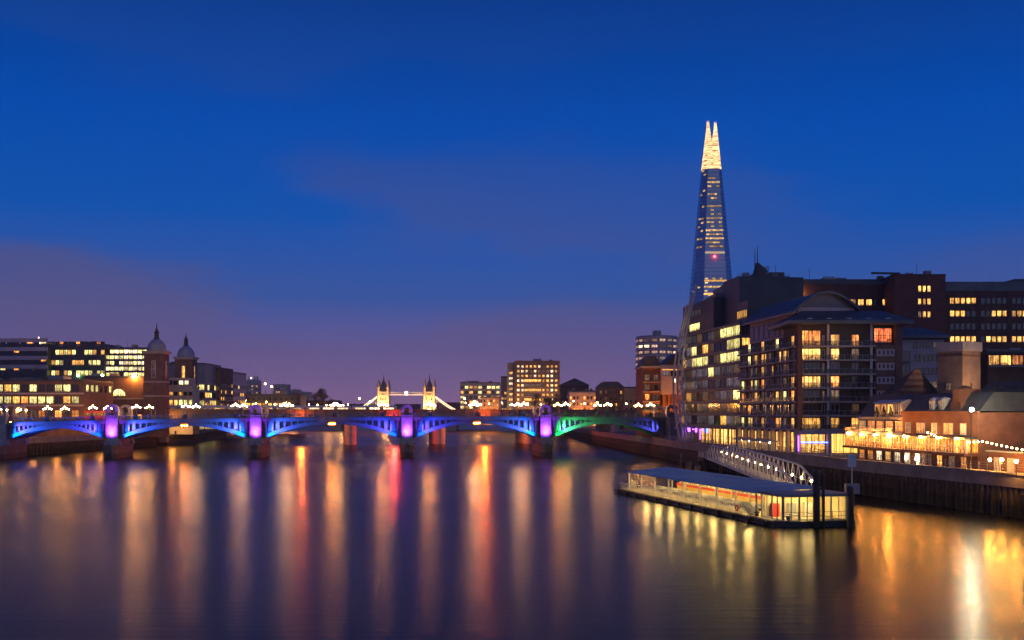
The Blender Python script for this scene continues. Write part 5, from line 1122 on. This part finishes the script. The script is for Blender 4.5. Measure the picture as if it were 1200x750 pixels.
b.add([(x0_ + 3.2, .5, RZ0), (x1_, .1, RZ0), (x1_, PWd - 1, RZ1), (x0_ - 1, PWd - 1, RZ1), (x0_ + 3.2, .5, RZ0 + .16), (x1_, .1, RZ0 + .16), (x1_, PWd - 1, RZ1 + .18), (x0_ - 1, PWd - 1, RZ1 + .18)], [(0, 3, 2, 1), (4, 5, 6, 7), (0, 1, 5, 4), (1, 2, 6, 5), (2, 3, 7, 6), (3, 0, 4, 7)])
rf = b.build('canopy_roof', CANOPY, t)
b = MB()
for i in range(14):
    u = .06 + .9 * i / 13; xa = x0_ + 3.2 + (x1_ - x0_ - 3.2) * u; xb = x0_ - 1 + (x1_ - x0_ + 1) * u
    b.tube((xa, .2, RZ0 + .17), (xb, PWd - 1, RZ1 + .19), .05, 4)
b.build('roof_seam', CANOPY, rf)
# end cabin roof
b = MB(); b.box(x1_ + .02, PLn + 1.1, .4, PWd - .3, RZ0 + .02, RZ0 + .3); b.build('cabin_roof', STEELG, t)
for i in range(9):
    x_ = 4.2 + i * 6.0
    if x_ > x1_ + 1: break
    MB().box(x_ - .1, x_ + .1, .9, 1.1, .8, RZ0).build('canopy_post', STEELW, t); MB().box(x_ - .1, x_ + .1, PWd - 1.7, PWd - 1.5, .8, RZ1).build('canopy_post', STEELW, t)
# back screen: glass above, red band, benches
MB().box(6, x1_, PWd - 1.45, PWd - 1.35, .8, 1.55).build('back_panel', mat('pier_panel', (.55, .40, .13), .6, .2, .4), t)
MB().box(6, x1_, PWd - 1.52, PWd - 1.38, 1.56, 1.98).build('red_band', REDP, t)
MB().box(7, x1_, 4.6, 4.75, 1.3, 1.7).build('bench_back', STEELG, t); MB().box(7, x1_, 4.1, 4.75, 1.15, 1.28).build('bench_seat', STEELG, t)
b = MB()
for i in range(16): x_ = 7.5 + i * (x1_ - 8.5) / 15; b.box(x_, x_ + .1, 4.2, 4.7, .8, 1.15)
b.build('bench_frame', STEELG, t)
for i in range(9):
    x_ = 7.5 + (i + .5) * (x1_ - 8.5) / 9; win(t, x_, PWd - 1.46, 2.02, 0, (x1_ - 8.5) / 9 - .15, 1.9, lit('lit_pier_screen', (1, .62, .18), 2.6, (1, .45, .10), .8, 1.3, sample=True), FRAMEW, 2, 1)
# railings, stanchions
b = MB(); n = 44
for i in range(n): x_ = 1.5 + i * (PLn - 8) / n; b.tube((x_, .35, .8), (x_, .35, 1.85), .035, 5)
for z in (1.15, 1.5, 1.85): b.tube((1.5, .35, z), (PLn - 6.5, .35, z), .03, 5)
b.build('deck_railing', STEELW, t)
b = MB(); n = 60
for i in range(n): x_ = 8 + i * (PLn - 16) / n; b.box(x_, x_ + .22, 2.0, 2.06, .95, 1.75)
for z in (.95, 1.75): b.tube((8, 2.03, z), (PLn - 8, 2.03, z), .04, 5)
b.build('queue_barrier_slats', STEELW, t)
for i in range(9):
    x_ = 5 + i * 5.6
    if x_ > x1_: break
    lb_ = MB().box(x_ - .75, x_ + .75, 3.7, 3.95, 3.50, 3.62).build('ceiling_light', lamp('lamp_pier', (1, .62, .18), 260), t)
# glazed end cabin
cx0, cx1 = x1_ + .3, PLn + .6; cy0, cy1 = 1.1, PWd - .8
nwn = 4
CLR = clear('cabin_glass', (.9, .9, .85), .9)
for i in range(nwn): win(t, cx1, cy0 + (i + .5) * (cy1 - cy0) / nwn, .85, R(90), (cy1 - cy0) / nwn - .12, 2.85, CLR, STEELG, 2, 1, name='cabin_window')
for i in range(2): win(t, cx0 + (i + .5) * (cx1 - cx0) / 2, cy0, .85, 0, (cx1 - cx0) / 2 - .12, 2.85, CLR, STEELG, 2, 1, name='cabin_window')
YP = mat('cabin_panel', (.62, .52, .30), .6, .15, .6)
MB().box(cx0, cx0 + .1, cy0 + .3, cy1, .8, RZ0).build('inner_wall', YP, t); MB().box(cx0 + .11, cx1 - .2, cy1 - .1, cy1, .8, RZ0).build('inner_wall', YP, t)
for i in range(3): MB().box(cx0 + .2, cx0 + .8, cy0 + 1.0 + i * 2.3, cy0 + 2.0 + i * 2.3, .8, 2.5).build('ticket_machine', (REDP, STEELG, STEELW)[i], t)
for i in range(2): MB().box(cx0 + 1.0, cx1 - .9, cy0 + 1.6 + i * 3.6, cy0 + 1.9 + i * 3.6, 3.58, 3.7).build('ceiling_light', lamp('lamp_cabin', (1, .68, .24), 90), t)
for i in range(2): MB().box(cx0 + 1.4, cx1 - 1.4, cy0 + 2.6 + i * 3, cy0 + 3.1 + i * 3, 1.2, 1.3).build('bench_seat', STEELG, t)
for (x_, y_) in ((cx0, cy0), (cx1, cy0), (cx1, cy1), (cx0, cy1), (cx1, (cy0 + cy1) / 2)): MB().box(x_ - .12, x_ + .12, y_ - .12, y_ + .12, .8, RZ0 + .02).build('cabin_post', STEELG, t)
b = MB()
for i in range(9): y_ = .5 + i * (PWd - 1.2) / 8; b.tube((PLn + 1.2, y_ + (0), .75), (PLn + 1.2, y_, 1.85), .035, 5)
for z in (1.3, 1.85): b.tube((PLn + 1.2, .5, z), (PLn + 1.2, PWd - .7, z), .03, 5)
b.build('deck_railing', STEELD, t)
# boarding ramp, ticket machine, bollards
b = MB(); b.add([(PLn - 6.6, .2, .85), (PLn - 6.4, 1.3, .85), (PLn - 8.9, 1.3, 2.2), (PLn - 9.1, .2, 2.2), (PLn - 6.6, .2, .95), (PLn - 6.4, 1.3, .95), (PLn - 8.9, 1.3, 2.3), (PLn - 9.1, .2, 2.3)], [(0, 3, 2, 1), (4, 5, 6, 7), (0, 1, 5, 4), (1, 2, 6, 5), (2, 3, 7, 6), (3, 0, 4, 7)]); b.build('raised_boarding_ramp', STEELG, t)
b = MB(); b.box(1.2, 1.7, 2.2, 3.2, .8, 2.1); b.tube((.2, 1, .8), (2.4, 2.2, 2.4), .09, 5); b.build('boarding_gear', STEELG, t)
for x_ in (.4, PLn - 5.6, PLn + .2): MB().lathe([(.25, .75), (.22, 1.15), (.34, 1.2), (.34, 1.35), (.1, 1.4)], 10).build('mooring_bollard', HULL, t, (x_, .7 if x_ < PLn else 2, 0))
# life ring hung on the rail
p = Vector((A[0], A[1])) + Vector((math.cos(rz), math.sin(rz))) * (PLn - 10.4) + Vector((-math.sin(rz), math.cos(rz))) * .2
lr = MB()
for i in range(14):
    a0, a1 = 2 * math.pi * i / 14, 2 * math.pi * (i + 1) / 14; lr.tube((.36 * math.cos(a0), 0, .36 * math.sin(a0)), (.36 * math.cos(a1), 0, .36 * math.sin(a1)), .1, 6)
tag(lr.build('life_ring', REDP, None, (p.x, p.y, 1.45), rz), 'red life ring hung on the railing of the floating pier', 'life ring')
# mooring piles
for i, (lx_, ly_, r_, zt, lab) in enumerate(((PLn + 2.05, 4.8, .42, 7.0, 'thick dark mooring pile in front of the lit cabin end'), (PLn + 2.05, PWd - 1.1, .42, 4.9, 'thick dark mooring pile at the outer end of the lit cabin'), (PLn + 2.0, 5.75, .18, 6.6, 'thin dark mooring pole close beside the thick cabin pile'), (5.5, PWd + .9, .5, 5.4, 'dark mooring pile behind the narrow end of the pier canopy'), (9.0, PWd + 1.0, .5, 5.0, 'second dark mooring pile behind the canopy'), (2.0, PWd + .7, .3, 6.8, 'tall thin mooring pile at the far tip of the pier'))):
    q = Vector((A[0], A[1])) + Vector((math.cos(rz), math.sin(rz))) * lx_ + Vector((-math.sin(rz), math.cos(rz))) * ly_
    o = thing('mooring_pile', lab, 'mooring pile', (q.x, q.y, 0)); MB().tube((0, 0, -3), (0, 0, zt - .3), r_, 14).build('pile', TIMBER, o); MB().lathe([(r_ + .04, zt - .3), (r_ + .04, zt - .05), (r_ * .3, zt + .15)], 14).build('pile_cap', STEELD, o)
# sign on a pole behind the pier
q = Vector((A[0], A[1])) + Vector((math.cos(rz), math.sin(rz))) * (PLn - 6) + Vector((-math.sin(rz), math.cos(rz))) * (PWd + 4.0)
t = thing('pier_sign', 'pale sign board on a slim pole standing behind the pier cabin', 'sign', (q.x, q.y, 0)); MB().tube((0, 0, -2), (0, 0, 8.6), .08, 8).build('pole', STEELW, t); MB().box(-.55, .55, -.09, -.01, 6.9, 8.5).build('board', STEELW, t); MB().box(-.9, .9, -.4, .4, 3.4, 4.7).build('control_box', STEELG, t); MB().tube((0, 0, -2), (0, 0, 3.4), .3, 8).build('pile', TIMBER, t)
# ------------------------------------------------------------------ gangway
G0 = Vector((43.2, 229.0, 4.5)); G1 = Vector((40.6, 147.0, 3.1)); gd = (G1 - G0); gl_ = gd.length; gz = math.atan2(gd.y, gd.x)
t = thing('gangway', 'white lattice-truss gangway sloping from the jetty down to the floating pier', 'gangway', (G0.x, G0.y, 0), gz)
zd = lambda s: G0.z + (G1.z - G0.z) * s / gl_
def topz(s): return zd(s) + 3.1 * min(1, .35 + s / 14, .3 + (gl_ - s) / 16)
np_ = 24
b = MB()
for i in range(np_):
    s0_, s1_ = gl_ * i / np_, gl_ * (i + 1) / np_; b.add([(s0_, -1.5, zd(s0_) - .15), (s1_, -1.5, zd(s1_) - .15), (s1_, 1.5, zd(s1_) - .15), (s0_, 1.5, zd(s0_) - .15), (s0_, -1.5, zd(s0_)), (s1_, -1.5, zd(s1_)), (s1_, 1.5, zd(s1_)), (s0_, 1.5, zd(s0_))], [(0, 3, 2, 1), (4, 5, 6, 7), (0, 1, 5, 4), (2, 3, 7, 6)])
b.build('walkway', STEELG, t)
for y in (-1.65, 1.65):
    b = MB()
    for i in range(np_):
        s0_, s1_ = gl_ * i / np_, gl_ * (i + 1) / np_; sm = (s0_ + s1_) / 2
        b.tube((s0_, y, topz(s0_)), (s1_, y, topz(s1_)), .16, 6); b.tube((s0_, y, zd(s0_) - .2), (s1_, y, zd(s1_) - .2), .16, 6)
        b.tube((s0_, y, zd(s0_)), (sm, y, topz(sm)), .085, 5); b.tube((sm, y, topz(sm)), (s1_, y, zd(s1_)), .085, 5)
        b.tube((s0_, y, zd(s0_) + 1.1), (s1_, y, zd(s1_) + 1.1), .045, 4)
    b.build('truss_lattice', STEELW, t)
for i in range(14):
    s_ = 3 + i * (gl_ - 6) / 13; MB().sphere((s_, 1.4, zd(s_) + 1.3), .16, 8).build('handrail_lamp', G_DECK, t)
t = thing('jetty', 'dark timber jetty platform joining the river wall to the gangway', 'jetty', (0, 0, 0))
MB().prism([(41, 228.5), (45.4, 228.2), (56, 231), (56, 238), (41, 236)], 3.6, 4.4).build('platform', TIMBER, t)
for (x_, y_) in ((41.6, 229.5), (44.8, 229.2), (41.6, 235), (49, 231.3), (49, 236.2)): MB().tube((x_, y_, -3), (x_, y_, 3.59), .4, 10).build('pile', TIMBER, t)
b = MB()
for (p, r_) in (((41.2, 228.7), (41.2, 235.8)), ((45.5, 228.5), (55.5, 231.2))):
    for k in range(9): u = k / 8; x_ = p[0] + (r_[0] - p[0]) * u; y_ = p[1] + (r_[1] - p[1]) * u; b.tube((x_, y_, 4.4), (x_, y_, 5.5), .05, 5)
    for z in (4.95, 5.5): b.tube((*p, z), (*r_, z), .04, 5)
b.build('rail_frame', STEELW, t)
# ------------------------------------------------------------------ moored barges under the far bank
for i, (x_, y_, l_, lab) in enumerate(((-146, 466, 26, 'dark moored barge below the twin domed towers'), (-158, 560, 30, 'dark moored barge farther along past the railway bridge'))):
    t = thing('barge', lab, 'barge', (x_, y_, 0), R(78)); MB().prism([(-l_ / 2, -2.5), (l_ / 2 - 3, -2.8), (l_ / 2, 0), (l_ / 2 - 3, 2.8), (-l_ / 2, 2.5)], -.6, 1.5).build('hull', HULL, t); MB().box(-l_ / 2 + 3, l_ / 2 - 6, -2, 2, 1.5, 2.3).build('hatch_cover', STEELD, t); MB().box(-l_ / 2 + .5, -l_ / 2 + 2.8, -1.6, 1.6, 1.5, 3.8).build('wheelhouse', STEELG, t)

# ------------------------------------------------------------------ trees
def tree(x, y, z0, h, rad, label, seed, group=None):
    r_ = random.Random(seed); t = thing('tree', label, 'tree', (x, y, z0), 0, group)
    b = MB(); b.tube((0, 0, -.3), (0, 0, h * .45), h * .03, 8, 0, h * .018)
    cl = []
    for i in range(16):
        a = r_.random() * 6.28; e = r_.uniform(.15, 1); zz_ = h * (.42 + .5 * r_.random()); rr = rad * .72 * math.sqrt(e) * math.sin(min(1, (1.06 - zz_ / h) * 2.6) * math.pi / 2)
        c = Vector((rr * math.cos(a), rr * math.sin(a), zz_)); cl.append(c); b.tube((0, 0, h * (.28 + .15 * r_.random())), c, h * .011, 5, 0, h * .004)
    b.build('trunk', BARK, t)
    f = MB()
    for c in cl:
        cr_ = rad * r_.uniform(.28, .45)
        for q in range(120):
            d = Vector((r_.gauss(0, 1), r_.gauss(0, 1), r_.gauss(0, .8))).normalized() * cr_ * (r_.random() ** .5); p = c + d; s_ = rad * .055
            u = Vector((r_.uniform(-1, 1), r_.uniform(-1, 1), r_.uniform(-1, 1))) * s_; v = Vector((r_.uniform(-1, 1), r_.uniform(-1, 1), r_.uniform(-1, 1))) * s_
            f.add([p - u, p + v, p + u, p - v], [(0, 1, 2, 3)])
    f.build('crown', LEAF, t); return t
for i, (px, yt, D, rad, lab) in enumerate(((376, 454, 1000, 9.5, 'large round dark tree on the far bank beside the bascule bridge chains'), (389, 466, 990, 5, 'smaller dark tree next to the large round one'), (628, 461, 770, 5.5, 'dark tree in front of the grid-windowed tower block'), (642, 463, 765, 6, 'wide dark tree before the foot of the tower block'), (653, 460, 760, 5, 'dark tree between the tower block and the classical terrace'), (205, 462, 500, 3.6, 'small dark tree before the cream stepped building'), (231, 463, 530, 3.6, 'small dark tree before the bright glass office'))):
    tree(X(px, D), D, GZ, Z(yt, D) - GZ, rad, lab, i + 3)
# distant low roofs that close the far horizon
for i, (pl, pr, yt, D, lab) in enumerate(((356, 398, 470, 1450, 'low distant roofline between the round tree and the bascule bridge'), (398, 440, 474, 1900, 'low distant roofline behind the bascule bridge chains'), (462, 492, 474, 2000, 'low distant roofline between the gothic towers'), (512, 545, 472, 1900, 'low distant roofline right after the gothic towers'), (655, 668, 463, 900, 'low distant warehouse beside the tower block'), (690, 703, 462, 760, 'low distant house behind the classical terrace'))):
    t, w, h = camblock('distant_building', lab, 'building', pl, pr, yt, D, 20, BRICKD, SLATE)
    n = max(3, int(w / 6)); grid(t, 0, 0, 3, 0, n, 2, w / n, 5, 2, 2, [(1, L_YEL), (1, L_DIM), (3, GLASS)], FRAMED)
